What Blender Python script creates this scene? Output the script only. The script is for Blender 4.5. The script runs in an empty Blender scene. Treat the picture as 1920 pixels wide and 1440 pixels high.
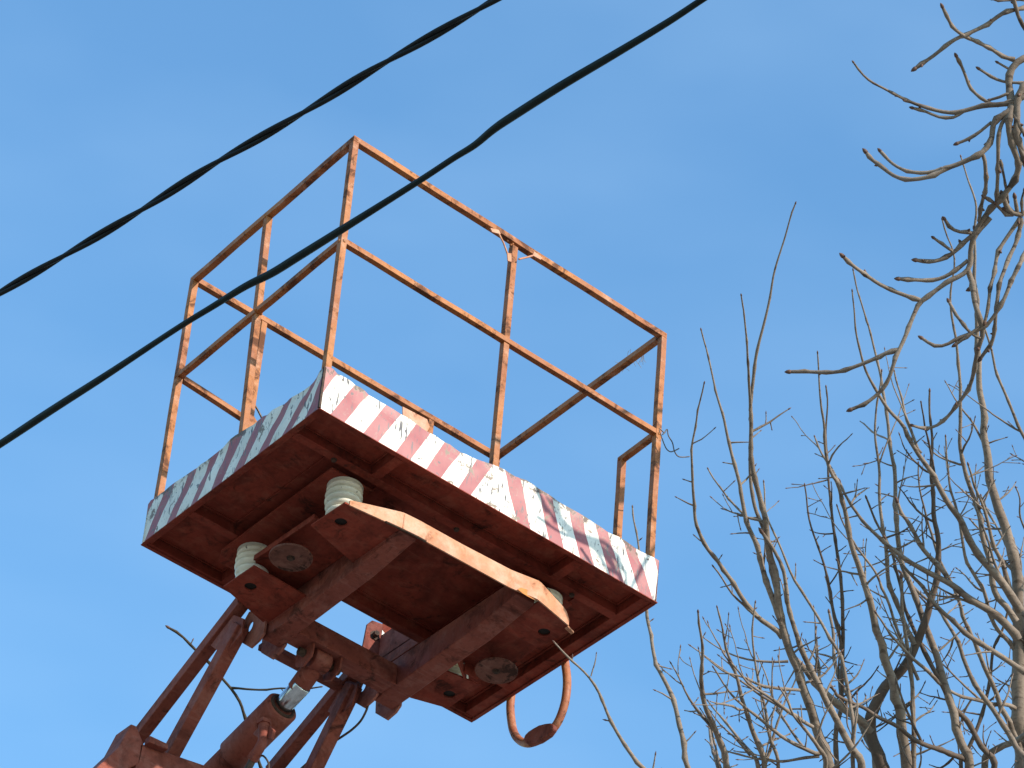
import bpy, bmesh, math, random
import numpy as np
from mathutils import Vector, Matrix, noise
random.seed(7)

# ------------------------------------------------------------------ camera
GZ = 8.5                                   # the platform floor is 8.5 m above the ground
Rm = np.array([[0.76463715, -0.64104278, 0.06628858],
               [0.45810281, 0.46829764, -0.75553897],
               [0.45329002, 0.60808015, 0.65174127]])
CAM = np.array([-4.426499, -6.94137571, -6.88623338]); F = 6360.96
scene = bpy.context.scene
cd = bpy.data.cameras.new("camera"); cam = bpy.data.objects.new("camera", cd)
scene.collection.objects.link(cam); scene.camera = cam
cd.sensor_width = 36; cd.lens = F / 1920 * 36; cd.clip_end = 3000; cd.clip_start = .05
M = Matrix.Identity(4)
for i in range(3):
    M[i][0] = Rm[0][i]; M[i][1] = -Rm[1][i]; M[i][2] = -Rm[2][i]
M.translation = Vector((CAM[0], CAM[1], CAM[2] + GZ)); cam.matrix_world = M

# ------------------------------------------------------------------ sky, sun
SUN_EL = math.radians(25.0); SUN_OFF = math.radians(12)
sd = Vector((math.sin(SUN_OFF) * math.cos(SUN_EL), -math.cos(SUN_OFF) * math.cos(SUN_EL), math.sin(SUN_EL)))
world = bpy.data.worlds.new("World"); scene.world = world; world.use_nodes = True
nt = world.node_tree; nt.nodes.clear()
out = nt.nodes.new('ShaderNodeOutputWorld'); bg = nt.nodes.new('ShaderNodeBackground'); bg.inputs['Strength'].default_value = 0.138
sky = nt.nodes.new('ShaderNodeTexSky'); sky.sky_type = 'NISHITA'; sky.sun_disc = False
sky.sun_elevation = SUN_EL; sky.sun_rotation = math.atan2(sd.x, sd.y)
sky.air_density = 1.6; sky.dust_density = 0.6; sky.ozone_density = 5.0; sky.altitude = 100
tc = nt.nodes.new('ShaderNodeTexCoord'); mp = nt.nodes.new('ShaderNodeMapping'); mp.inputs['Scale'].default_value = (5, 5, 14)
nz = nt.nodes.new('ShaderNodeTexNoise'); nz.inputs['Scale'].default_value = 1.6; nz.inputs['Detail'].default_value = 3; nz.inputs['Roughness'].default_value = .45
rp = nt.nodes.new('ShaderNodeMapRange'); rp.inputs[1].default_value = .38; rp.inputs[2].default_value = .8; rp.inputs[3].default_value = 0; rp.inputs[4].default_value = .15
mx = nt.nodes.new('ShaderNodeMix'); mx.data_type = 'RGBA'; mx.inputs[7].default_value = (2.3, 3.4, 4.6, 1)
nt.links.new(tc.outputs['Generated'], mp.inputs[0]); nt.links.new(mp.outputs[0], nz.inputs[0])
nt.links.new(nz.outputs[0], rp.inputs[0]); nt.links.new(rp.outputs[0], mx.inputs[0])
tn = nt.nodes.new('ShaderNodeMix'); tn.data_type = 'RGBA'; tn.blend_type = 'MULTIPLY'; tn.inputs[0].default_value = 1; tn.inputs[7].default_value = (.80, 1.03, 1.10, 1)
nt.links.new(sky.outputs[0], tn.inputs[6]); nt.links.new(tn.outputs[2], mx.inputs[6]); nt.links.new(mx.outputs[2], bg.inputs[0]); nt.links.new(bg.outputs[0], out.inputs[0])
sl = bpy.data.lights.new("sun", 'SUN'); sl.energy = 3.0; sl.angle = math.radians(.53); sl.color = (1, .93, .82)
sun = bpy.data.objects.new("sun", sl); scene.collection.objects.link(sun)
sun.rotation_euler = sd.to_track_quat('Z', 'Y').to_euler(); sun.location = (3, -3, 20)
scene.view_settings.view_transform = 'Standard'; scene.view_settings.look = 'None'
scene.view_settings.gamma = 1; scene.view_settings.exposure = 0.93

# ------------------------------------------------------------------ helpers
def un(px, py, ax, v):
    """the point of the plane  axis ax = v  seen at a pixel of the survey photograph"""
    d = Rm.T @ np.array([(px - 960) / F, (py - 720) / F, 1.0]); t = (v - CAM[ax]) / d[ax]
    return Vector(CAM + t * d)
def dep(px, py, dd):
    return Vector(CAM + Rm.T @ (np.array([(px - 960) / F, (py - 720) / F, 1.0]) * dd))

def nd(nt, t, **k):
    n = nt.nodes.new(t)
    for a, b in k.items():
        setattr(n, a, b)
    return n
def mixc(nt, fac, a, b, blend='MIX'):
    m = nd(nt, 'ShaderNodeMix', data_type='RGBA', blend_type=blend)
    for s, v in ((0, fac), (6, a), (7, b)):
        if isinstance(v, (int, float)): m.inputs[s].default_value = v
        elif isinstance(v, tuple): m.inputs[s].default_value = (*v, 1)
        else: nt.links.new(v, m.inputs[s])
    return m.outputs[2]
def tex(nt, co, scale, detail=4, rough=.55, sc=(1, 1, 1), rot=(0, 0, 0), loc=(0, 0, 0), dist=0):
    m = nd(nt, 'ShaderNodeMapping'); m.inputs['Scale'].default_value = sc; m.inputs['Rotation'].default_value = rot; m.inputs['Location'].default_value = loc
    nt.links.new(co, m.inputs[0])
    n = nd(nt, 'ShaderNodeTexNoise'); n.inputs['Scale'].default_value = scale; n.inputs['Detail'].default_value = detail
    n.inputs['Roughness'].default_value = rough; n.inputs['Distortion'].default_value = dist
    nt.links.new(m.outputs[0], n.inputs[0]); return n.outputs[0]
def rng(nt, v, a, b, c=0.0, d=1.0):
    m = nd(nt, 'ShaderNodeMapRange'); nt.links.new(v, m.inputs[0])
    for i, x in enumerate((a, b, c, d)): m.inputs[i + 1].default_value = x
    return m.outputs[0]
def base_mat(name):
    m = bpy.data.materials.new(name); m.use_nodes = True; nt = m.node_tree
    return m, nt, nt.nodes['Principled BSDF'], nd(nt, 'ShaderNodeTexCoord').outputs['Object']
def bump(nt, p, h, s=.3, d=.002):
    b = nd(nt, 'ShaderNodeBump'); b.inputs['Strength'].default_value = s; b.inputs['Distance'].default_value = d
    nt.links.new(h, b.inputs['Height']); nt.links.new(b.outputs[0], p.inputs['Normal'])

def painted_metal(name, base, base2, fade, rust, rust_lo=.58, rust_hi=.66, fade_lo=.5, fade_hi=.7, rough=.55, grime=.5, spec=.35, soot=0):
    m, nt, p, co = base_mat(name)
    big = tex(nt, co, 4.5, 5, .6); fine = tex(nt, co, 60, 4, .7); mid = tex(nt, co, 17, 6, .65, loc=(3, 1, 2))
    c = mixc(nt, rng(nt, big, .35, .65), base, base2)
    c = mixc(nt, rng(nt, mid, fade_lo, fade_hi, 0, .75), c, fade)
    pat = tex(nt, co, 11, 8, .72, loc=(7, 2, 5), dist=.6)
    c = mixc(nt, rng(nt, pat, rust_lo, rust_hi, 0, .85), c, rust)
    c = mixc(nt, rng(nt, fine, .5, .75, 0, grime), c, tuple(x * .45 for x in base2))
    if soot:
        so = tex(nt, co, 5.5, 6, .68, loc=(11, 4, 9), dist=.8); c = mixc(nt, rng(nt, so, .50, .64, 0, soot), c, tuple(x * .28 for x in base2))
        dr = tex(nt, co, 26, 4, .6, sc=(.35, 3, 1), loc=(1, 7, 2)); c = mixc(nt, rng(nt, dr, .58, .68, 0, soot * .6), c, fade)
    p.inputs['Specular IOR Level'].default_value = spec
    nt.links.new(c, p.inputs['Base Color'])
    nt.links.new(rng(nt, pat, .45, .65, rough, .9), p.inputs['Roughness'])
    bump(nt, p, pat, .35, .003)
    return m
MAT = {}
MAT['rail'] = painted_metal('weathered_orange_paint', (.41, .145, .034), (.29, .088, .026), (.50, .25, .14), (.075, .028, .014), .52, .60, .55, .70)
MAT['oxide'] = painted_metal('red_oxide_paint', (.27, .046, .026), (.18, .030, .018), (.30, .085, .052), (.035, .014, .010), .56, .66, .5, .75, .7, spec=.12, soot=.5)
MAT['boom'] = painted_metal('dusty_boom_paint', (.28, .075, .050), (.21, .053, .036), (.33, .13, .10), (.035, .016, .012), .57, .66, .5, .75, .65, spec=.15, soot=.6)
MAT['fresh'] = painted_metal('bare_orange_undercoat', (.62, .22, .03), (.50, .16, .03), (.40, .30, .22), (.12, .06, .04), .54, .6)
MAT['lug'] = painted_metal('dusty_pink_oxide_paint', (.40, .15, .105), (.33, .11, .08), (.48, .25, .20), (.06, .025, .018), .58, .66, .5, .75, .7, spec=.15, soot=.4)
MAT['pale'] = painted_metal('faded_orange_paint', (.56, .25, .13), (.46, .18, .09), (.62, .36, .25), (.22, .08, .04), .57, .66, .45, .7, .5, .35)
MAT['tube'] = painted_metal('worn_orange_tube_paint', (.42, .15, .06), (.30, .09, .05), (.50, .26, .16), (.06, .03, .02), .53, .60, .52, .68)
def stripe_paint(name, base, tint, scr):
    m, nt, p, co = base_mat(name)
    c = mixc(nt, rng(nt, tex(nt, co, 7, 5, .6), .35, .7), base, tint)
    # long thin knife-like scuffs, leaning a little
    s1 = tex(nt, co, 15, 3, .5, sc=(6, 6, .9), rot=(0, .3, 0), loc=(1, 0, 3), dist=.5)
    s2 = tex(nt, co, 30, 4, .6, sc=(5, 5, .9), rot=(0, -.25, .1), loc=(5, 2, 1), dist=.4)
    spots = tex(nt, co, 42, 3, .5, loc=(2, 8, 1)); area = tex(nt, co, 5, 3, .5, loc=(9, 9, 2))
    k = nd(nt, 'ShaderNodeMath', operation='MULTIPLY'); nt.links.new(rng(nt, s1, .615, .63), k.inputs[0]); nt.links.new(rng(nt, area, .42, .5), k.inputs[1])
    c = mixc(nt, k.outputs[0], c, scr)
    c = mixc(nt, rng(nt, s2, .655, .675, 0, .85), c, scr)
    c = mixc(nt, rng(nt, spots, .66, .69, 0, .85), c, (.12, .10, .09))
    fl = tex(nt, co, 19, 6, .7, loc=(3, 5, 8), dist=.7); fa = tex(nt, co, 3.2, 2, .5, loc=(4, 1, 6))
    k2 = nd(nt, 'ShaderNodeMath', operation='MULTIPLY'); nt.links.new(rng(nt, fl, .60, .62), k2.inputs[0]); nt.links.new(rng(nt, fa, .46, .52), k2.inputs[1])
    c = mixc(nt, k2.outputs[0], c, (.17, .10, .06)); c = mixc(nt, rng(nt, fl, .56, .60, 0, .25), c, (.34, .28, .21))
    # dirt creeping in from the bent rims
    sep = nd(nt, 'ShaderNodeSeparateXYZ'); nt.links.new(co, sep.inputs[0])
    add = nd(nt, 'ShaderNodeMath', operation='ADD'); nt.links.new(sep.outputs[2], add.inputs[0])
    nt.links.new(rng(nt, tex(nt, co, 26, 5, .7), .3, .7, -.05, .05), add.inputs[1])
    c = mixc(nt, rng(nt, add.outputs[0], GZ + .155, GZ + .18, 0, .45), c, (.30, .22, .16))
    c = mixc(nt, rng(nt, add.outputs[0], GZ + .176, GZ + .182, 0, .9), c, (.11, .06, .035))
    c = mixc(nt, rng(nt, add.outputs[0], GZ - .022, GZ - .040, 0, .75), c, (.10, .07, .06))
    nt.links.new(c, p.inputs['Base Color']); p.inputs['Roughness'].default_value = .5
    bump(nt, p, tex(nt, co, 14, 4, .6), .25, .004)
    return m
MAT['white'] = stripe_paint('chipped_white_paint', (.82, .75, .65), (.62, .56, .47), (.07, .06, .06))
MAT['red'] = stripe_paint('chipped_red_paint', (.30, .068, .07), (.38, .12, .11), (.14, .10, .10))
def porcelain():
    m, nt, p, co = base_mat('glazed_porcelain')
    c = mixc(nt, rng(nt, tex(nt, co, 12, 5, .6), .4, .7), (.82, .75, .63), (.60, .54, .44))
    c = mixc(nt, rng(nt, tex(nt, co, 50, 3, .5), .68, .72), c, (.12, .1, .08))
    nt.links.new(c, p.inputs['Base Color']); p.inputs['Roughness'].default_value = .28; return m
MAT['porcelain'] = porcelain()
def simple(name, a, b, scale=20, rough=.6, metal=0, bs=.2, bd=.002, sc=(1, 1, 1), spec=.15):
    m, nt, p, co = base_mat(name); t = tex(nt, co, scale, 5, .6, sc=sc)
    nt.links.new(mixc(nt, rng(nt, t, .35, .65), a, b), p.inputs['Base Color'])
    p.inputs['Roughness'].default_value = rough; p.inputs['Metallic'].default_value = metal; p.inputs['Specular IOR Level'].default_value = .5 if metal else spec
    bump(nt, p, t, bs, bd); return m
MAT['chrome'] = simple('scuffed_chrome', (.62, .62, .64), (.42, .42, .44), 30, .22, 1, .05)
MAT['dark'] = simple('rusty_steel_bolt', (.04, .024, .018), (.09, .05, .034), 60, .7)
MAT['black'] = simple('hole_shade_black', (.010, .007, .006), (.022, .014, .010), 60, .6)  # near-black colour standing in for the shade inside the plate holes
MAT['disc'] = painted_metal('dusty_stop_disc_paint', (.20, .078, .056), (.13, .052, .038), (.25, .12, .09), (.03, .016, .012), .54, .60, .5, .7, .8, .7, spec=.1, soot=.7)
MAT['cable'] = simple('black_cable_sheath', (.008, .009, .010), (.014, .016, .017), 20, .55)
MAT['cable2'] = simple('dark_green_cable_sheath', (.006, .011, .011), (.011, .019, .018), 20, .42)
MAT['wire'] = simple('rusty_wire', (.06, .045, .04), (.13, .10, .08), 60, .5, .6)
MAT['straw'] = simple('dry_straw', (.32, .24, .13), (.22, .16, .09), 60, .8)
MAT['rubber'] = simple('brown_rubber_hose', (.07, .045, .035), (.12, .075, .055), 30, .6)
def bark(name, a, b, ring, dark):
    m, nt, p, co = base_mat(name)
    c = mixc(nt, rng(nt, tex(nt, co, 5, 4, .6), .35, .65), a, b)
    c = mixc(nt, rng(nt, tex(nt, co, 45, 5, .7, sc=(1, 1, 2.2)), .5, .72, 0, .6), c, dark)
    c = mixc(nt, rng(nt, tex(nt, co, 14, 2, .5, sc=(.6, .6, 3.5), loc=(4, 4, 4)), .60, .66, 0, .75), c, ring)
    nt.links.new(c, p.inputs['Base Color']); p.inputs['Roughness'].default_value = .8; p.inputs['Specular IOR Level'].default_value = .2
    bump(nt, p, tex(nt, co, 70, 4, .7), .5, .003); return m
MAT['bark_near'] = bark('smooth_grey_bark', (.275, .21, .165), (.165, .122, .094), (.055, .038, .029), (.065, .045, .034))
MAT['bark_far'] = bark('pale_grey_bark', (.285, .215, .165), (.185, .137, .105), (.10, .068, .05), (.065, .045, .033))
MAT['bark_brown'] = bark('brown_twig_bark', (.16, .11, .083), (.10, .07, .053), (.08, .055, .04), (.07, .05, .035))
MAT['bark_dark'] = bark('dark_olive_twig_bark', (.075, .055, .035), (.05, .036, .024), (.03, .022, .015), (.03, .02, .014))
MAT['bud'] = simple('scaly_brown_bud', (.17, .095, .07), (.09, .05, .038), 90, .55)

class MB:
    def __init__(s): s.v = []; s.f = []; s.m = []; s.sm = []
    def add(s, vs, fs, mi=0, smooth=False):
        o = len(s.v); s.v += [tuple(v) for v in vs]
        for f in fs: s.f.append(tuple(i + o for i in f)); s.m.append(mi); s.sm.append(smooth)
    def prism(s, poly, d, mi=0, smooth=False):
        """closed polygon (3-D points) pushed along vector d"""
        n = len(poly); d = Vector(d); a = [Vector(p) for p in poly]; b = [p + d for p in a]
        s.add(a + b, [tuple(range(n))[::-1], tuple(range(n, 2 * n))] + [(i, (i + 1) % n, n + (i + 1) % n, n + i) for i in range(n)], mi, smooth)
    def box(s, a, b, mi=0):
        x0, y0, z0 = a; x1, y1, z1 = b
        s.prism([(x0, y0, z0), (x1, y0, z0), (x1, y1, z0), (x0, y1, z0)], (0, 0, z1 - z0), mi)
    def bar(s, p, q, u, w, h, mi=0, taper=1):
        """rectangular bar p->q, width w along u, height h across"""
        p = Vector(p); q = Vector(q); d = (q - p).normalized(); u = Vector(u); u = (u - d * u.dot(d)).normalized(); v = d.cross(u)
        A = []
        for c, k in ((p, 1), (q, taper)):
            for sx, sy in ((-1, -1), (1, -1), (1, 1), (-1, 1)): A.append(c + u * sx * w / 2 * k + v * sy * h / 2 * k)
        s.add(A, [(3, 2, 1, 0), (4, 5, 6, 7)] + [(i, (i + 1) % 4, 4 + (i + 1) % 4, 4 + i) for i in range(4)], mi)
    def angle(s, p, q, o, up, w=.036, t=.0045, flip=False, mi=0):
        """square rail tube, very slightly bent along its length"""
        p = Vector(p); q = Vector(q); d = (q - p).normalized(); o = Vector(o); o = (o - d * o.dot(d)).normalized()
        up = Vector(up); up = (up - d * up.dot(d) - o * up.dot(o)).normalized(); k = -1 if flip else 1; h = w / 2
        pr = [(h, -h), (h, h), (-h, h), (-h, -h)]
        N = max(2, int((q - p).length / .12)); vs = []
        for i in range(N + 1):
            c = p.lerp(q, i / N); w_ = .0006 * math.sin(i * 1.7 + p.x * 9) if 0 < i < N else 0
            vs += [c + o * (a + w_) + up * (b + w_ * .7) for a, b in pr]
        fs = [tuple(range(4))[::-1], tuple(range(4 * N, 4 * N + 4))]
        for i in range(N): fs += [(4 * i + j, 4 * i + (j + 1) % 4, 4 * i + 4 + (j + 1) % 4, 4 * i + 4 + j) for j in range(4)]
        s.add(vs, fs, mi)
    def tube(s, pts, rad, n=8, mi=0, cap=True, smooth=True):
        pts = [Vector(p) for p in pts]; N = len(pts)
        if isinstance(rad, (int, float)): rad = [rad] * N
        vs = []; nrm = None
        for i, p in enumerate(pts):
            t = (pts[min(i + 1, N - 1)] - pts[max(i - 1, 0)])
            if t.length < 1e-9: t = Vector((0, 0, 1))
            t.normalize()
            if nrm is None: nrm = t.orthogonal().normalized()
            nrm = (nrm - t * nrm.dot(t))
            if nrm.length < 1e-6: nrm = t.orthogonal()
            nrm.normalize(); b = t.cross(nrm)
            for k in range(n):
                a = 2 * math.pi * k / n; vs.append(p + (nrm * math.cos(a) + b * math.sin(a)) * rad[i])
        fs = []
        for i in range(N - 1):
            fs += [(n * i + k, n * i + (k + 1) % n, n * i + n + (k + 1) % n, n * i + n + k) for k in range(n)]
        s.add(vs, fs, mi, smooth)
        if cap: s.add(vs[:n] + vs[-n:], [tuple(range(n))[::-1], tuple(range(n, 2 * n))], mi, False)
    def lathe(s, c, prof, n=32, mi=0, axis=(0, 0, 1), smooth=True):
        ax = Vector(axis).normalized(); u = ax.orthogonal().normalized(); v = ax.cross(u); c = Vector(c); vs = []
        for r, h in prof:
            for k in range(n):
                a = 2 * math.pi * k / n; vs.append(c + ax * h + (u * math.cos(a) + v * math.sin(a)) * r)
        N = len(prof); fs = []
        for i in range(N - 1): fs += [(n * i + k, n * i + (k + 1) % n, n * i + n + (k + 1) % n, n * i + n + k) for k in range(n)]
        s.add(vs, fs, mi, smooth)
        s.add(vs[:n] + vs[-n:], [tuple(range(n))[::-1], tuple(range(n, 2 * n))], mi, False)
C = scene.collection
def tag(o, label=None, cat=None, group=None, kind=None):
    if label: o['label'] = label
    if cat: o['category'] = cat
    if group: o['group'] = group
    if kind: o['kind'] = kind
    return o
def empty(name, loc, label, cat, group=None):
    o = bpy.data.objects.new(name, None); C.objects.link(o); o.location = loc; o.empty_display_size = .2
    return tag(o, label, cat, group)
def root_of(o):
    p = Vector((0, 0, 0))
    while o is not None: p += Vector(o.location); o = o.parent
    return p
def build(mb, name, mats, parent=None, bevel=0, origin=None):
    """link the collected shapes as one mesh object (platform coordinates -> world)"""
    if not isinstance(mats, (list, tuple)): mats = [mats]
    R0 = root_of(parent) if parent else Vector((0, 0, 0))
    me = bpy.data.meshes.new(name)
    vs = [Vector(v) + Vector((0, 0, GZ)) for v in mb.v]
    off = Vector((0, 0, 0)) if parent else (origin or Vector((0, 0, 0)))
    me.from_pydata([tuple(v - R0 - off) for v in vs], [], mb.f)
    for m in mats: me.materials.append(MAT[m] if isinstance(m, str) else m)
    me.polygons.foreach_set('material_index', mb.m); me.polygons.foreach_set('use_smooth', mb.sm); me.update()
    b = bmesh.new(); b.from_mesh(me); bmesh.ops.recalc_face_normals(b, faces=b.faces); b.to_mesh(me); b.free()
    o = bpy.data.objects.new(name, me); C.objects.link(o)
    if parent: o.parent = parent
    else: o.location = off
    if bevel:
        md = o.modifiers.new('edge', 'BEVEL'); md.width = bevel; md.segments = 2; md.limit_method = 'ANGLE'; md.angle_limit = math.radians(40)
    return o

# ------------------------------------------------------------------ ground
m, nt_, p_, co_ = base_mat('dry_gravelly_soil')
c_ = mixc(nt_, rng(nt_, tex(nt_, co_, .35, 6, .6), .35, .65), (.27, .235, .19), (.19, .165, .135))
c_ = mixc(nt_, rng(nt_, tex(nt_, co_, 9, 6, .7), .45, .7, 0, .6), c_, (.33, .30, .26))
nt_.links.new(c_, p_.inputs['Base Color']); p_.inputs['Roughness'].default_value = .95
bump(nt_, p_, tex(nt_, co_, 12, 6, .7), .6, .02)
g = MB(); n_ = 48
gv = []
for j in range(n_ + 1):
    for i in range(n_ + 1):
        sx = ((i / n_) * 2 - 1); sy = ((j / n_) * 2 - 1); x = math.copysign(abs(sx) ** 2.2 * 900, sx); y = math.copysign(abs(sy) ** 2.2 * 900, sy)
        gv.append((x, y, -GZ + .05 * math.sin(x * .3) * math.cos(y * .27) * min(1, (abs(x) + abs(y)) / 12)))
g.add(gv, [(j * (n_ + 1) + i, j * (n_ + 1) + i + 1, (j + 1) * (n_ + 1) + i + 1, (j + 1) * (n_ + 1) + i) for j in range(n_) for i in range(n_)], 0, True)
gr = build(g, 'ground', m); tag(gr, kind='structure')

# ------------------------------------------------------------------ the lift
W, D, H, MZ, E = 1.4317, .9789, 1.20, .741, .0175
MAST = Vector((-.3, 8.5, 0))
lift = empty('aerial_work_platform', MAST, 'rusty orange lift platform with red and white striped rim raised on a dusty boom', 'aerial lift')
S = lift

# floor -------------------------------------------------------------------
NX0, NX1 = .56, 1.003                      # the hatch cut out of the rear edge
f = MB(); Y1, Y2 = .150, .715
f.prism([(.012, .012, .040), (W - .012, .012, .040), (W - .012, D - .004, .040), (NX1, D - .004, .040), (NX1, Y2 + .03, .040), (NX0, Y2 + .03, .040), (NX0, D - .004, .040), (.012, D - .004, .040)], (0, 0, .005))
build(f, 'floor_sheet', 'oxide', S)
def member(a, b, bev=.0015, name='floor_beam', mat='oxide'):
    q = MB(); q.box(a, b); return build(q, name, mat, S, bev)
member((.012, .0125, .001), (W - .012, .022, .039))
member((.012, D - .022, .001), (NX0, D - .006, .039)); member((NX1, D - .022, .001), (W - .012, D - .006, .039))
member((.0125, .023, .002), (.026, D - .023, .0385)); member((W - .050, .023, .002), (W - .006, D - .023, .0385))
for y in (Y1, Y2):
    q = MB(); q.box((.025, y, 0), (W - .051, y + .004, .0395)); q.box((.025, y + .0045, 0), (W - .051, y + .030, .004))
    build(q, 'floor_beam', 'oxide', S)
for x in (.325, 1.085):
    q = MB(); q.box((x, .023, .0005), (x + .004, Y1 - .0005, .039)); q.box((x + .0045, .023, .0005), (x + .034, Y1 - .0005, .0045)); build(q, 'floor_strut', 'oxide', S)
    q = MB(); q.box((x - .01, Y2 + .031, .0005), (x - .006, D - .0235, .039)); q.box((x - .0055, Y2 + .031, .0005), (x + .024, D - .0235, .0045)); build(q, 'floor_strut', 'oxide', S)
for a, b in (((NX0 - .004, Y2 + .031, -.002), (NX0, D, .15)), ((NX1, Y2 + .031, -.002), (NX1 + .004, D, .15)), ((NX0, Y2 + .031, -.001), (NX1, Y2 + .035, .15))):
    member(a, b, .001, 'hatch_wall', 'boom')
# seat plates that carry the insulators
for x0, x1 in ((.205, .375), (1.055, 1.23)):
    q = MB(); q.prism([(x0, Y1 + .05, -.004), (x1, Y1 + .05, -.004), (x1, .86, -.004), (x0 + .03, .86, -.004), (x0, .80, -.004)], (0, 0, -.008)); build(q, 'insulator_seat', 'oxide', S, .001)

# toe boards ---------------------------------------------------------------
def z2(x, y): return (x / 4 + 560, y / 4 + 640)
def z3(x, y): return (x / 3.4286 + 860, y / 3.4286 + 800)
def l1(x, y): return (x / 6.545 + 250, y / 6.545 + 820)
def l2(x, y): return (x / 6.545 + 420, y / 6.545 + 670)
fb = [(z2(300, 250), z2(175, 405)), (z2(437, 330), z2(250, 535)), (z2(530, 400), z2(355, 600)), (z2(655, 475), z2(495, 680)),
      (z2(755, 550), z2(615, 735)), (z2(878, 615), z2(745, 810)), (z2(978, 690), z2(845, 880)), (z2(1085, 760), z2(960, 960)),
      (z2(1205, 830), z2(1070, 1025)), (z2(1330, 890), z2(1200, 1100)), (z2(1455, 935), z2(1300, 1145)), (z2(1530, 960), z2(1645, 1350)),
      (z2(1650, 1035), z3(470, 665)), (z3(500, 395), z3(585, 725)), (z3(595, 465), z3(680, 775)), (z3(700, 520), z3(785, 840)),
      (z3(785, 570), z3(875, 890)), (z3(870, 620), z3(975, 950)), (z3(955, 680), z3(1070, 1005)), (z3(1050, 720), z3(1165, 1060)),
      (z3(1135, 770), z3(1255, 1115)), (z3(1255, 845), z3(1285, 960))]
lb = [(l1(265, 765), l1(145, 1010)), (l1(385, 670), l1(135, 1250)), (l1(515, 565), l1(250, 1160)), (l1(685, 440), l1(400, 1050)),
      (l1(755, 430), l1(515, 960)), (l1(930, 290), l1(710, 790)), (l1(1060, 160), l1(790, 740)), (l1(1200, 20), l1(950, 625)),
      (l2(245, 890), l1(1085, 520)), (l2(400, 790), l2(110, 1400)), (l2(520, 715), l2(235, 1310)), (l2(710, 590), l2(410, 1170)),
      (l2(800, 540), l2(540, 1070)), (l2(950, 490), l2(700, 950)), (l2(1090, 340), l2(825, 850)), (l2(1210, 210), l2(990, 720))]
ftop = [z2(*q) for q in ((200, 190), (245, 195), (270, 210), (300, 250), (345, 262), (400, 295), (437, 330), (480, 345), (530, 400), (560, 415), (655, 475), (700, 505), (755, 548), (830, 585), (878, 615), (978, 685), (1010, 690), (1085, 745), (1150, 775), (1205, 825), (1260, 840), (1330, 878), (1400, 905), (1455, 930), (1530, 960))] + \
       [z3(*q) for q in ((350, 320), (390, 335), (440, 350), (500, 395), (560, 425), (640, 480), (700, 515), (780, 565), (870, 620), (900, 635), (955, 680), (1040, 712), (1080, 735), (1135, 770), (1250, 835), (1290, 862))]
ltop = [l1(*q) for q in ((183, 822), (210, 775), (265, 740), (330, 690), (385, 655), (440, 600), (530, 540), (620, 480), (690, 435), (740, 400), (800, 365), (850, 320), (890, 305), (930, 270), (1000, 200), (1060, 155), (1100, 135), (1140, 90), (1200, 10))] + \
       [l2(*q) for q in ((95, 980), (180, 925), (250, 880), (340, 830), (400, 785), (450, 755), (500, 715), (540, 710), (580, 665), (640, 625), (710, 590), (760, 560), (800, 515), (850, 485), (900, 465), (940, 435), (1000, 405), (1060, 340), (1100, 290), (1135, 240), (1145, 195), (1185, 150), (1225, 120))]
def board(L, bounds, top, to3, first_red, inward, name='toe_board'):
    """sheet with slanted painted bands; bounds = (u at top, u at bottom) ... in metres along the board"""
    tu = [t[0] for t in top]; tz = [t[1] for t in top]
    ztop = lambda u: float(np.interp(u, tu, tz))
    hh = .165
    lines = [(lambda v: 0.0)]
    for (ua, za), (ub, zb) in bounds:
        k = (ua - ub) / (za - zb); lines.append(lambda v, ub=ub, zb=zb, k=k: min(L, max(0.0, ub + (v * hh - zb) * k)))
    lines.append(lambda v: L)
    mb = MB(); rows = 12; sub = 3
    def P(u, v, back):
        z = v * ztop(u); dent = noise.noise(Vector((u * 6.5, v * 2.1, L))) * .010 * v + noise.noise(Vector((u * 17, v * 5, 3 + L))) * .003 * (.3 + v)
        e = min(1, min(u, L - u) / .08); dent = dent * e - .0045 * v * (1 - .5 * abs(math.sin(u * 9)))
        return to3(u, z, max(-.004, dent + .004) + (.0025 if back else 0))
    for i in range(len(lines) - 1):
        red = (i % 2 == 0) == first_red
        for back in (0, 1):
            grid = []
            for r in range(rows + 1):
                v = r / rows; a = lines[i](v); b = max(a, lines[i + 1](v))
                grid.append([P(a + (b - a) * c / sub, v, back) for c in range(sub + 1)])
            vs = [p for row in grid for p in row]; w = sub + 1
            mb.add(vs, [(r * w + c, r * w + c + 1, (r + 1) * w + c + 1, (r + 1) * w + c) for r in range(rows) for c in range(sub)], 0 if red else 1, True)
            if back == 0: fr = grid
            else:
                for row_a, row_b in ((fr[0], grid[0]), (fr[-1], grid[-1])):
                    mb.add(row_a + row_b, [(c, c + 1, w + c + 1, w + c) for c in range(sub)], 2, False)
    o = MB(); o.v = mb.v; o.f = mb.f; o.m = mb.m; o.sm = mb.sm
    me = build(o, name, ['red', 'white', 'dark'], S)
    return me
uz = lambda p, ax, k: (lambda q: (q[k], q[2]))(un(p[0], p[1], ax, 0))
FB = [(uz(a, 1, 0), uz(b, 1, 0)) for a, b in fb]; FT = [uz(a, 1, 0) for a in ftop]
board(W, FB, FT, lambda u, z, d: (u, d, z), True, 1)
LB = sorted([tuple((D - q[0], q[1]) for q in (uz(a, 0, 1), uz(b, 0, 1))) for a, b in lb], key=lambda t: t[1][0] + t[0][0])
LT = sorted([(D - q[0], q[1]) for q in (uz(a, 0, 1) for a in ltop)])
board(D, LB, LT, lambda u, z, d: (d, D - u, z), True, 1)
gen = lambda L, n: [((L * (i + .7) / n, .17), (L * (i + .2) / n, 0)) for i in range(n)]
flat = lambda L: [(L * i / 24, .168 + .006 * math.sin(i * 1.9)) for i in range(25)]
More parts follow.
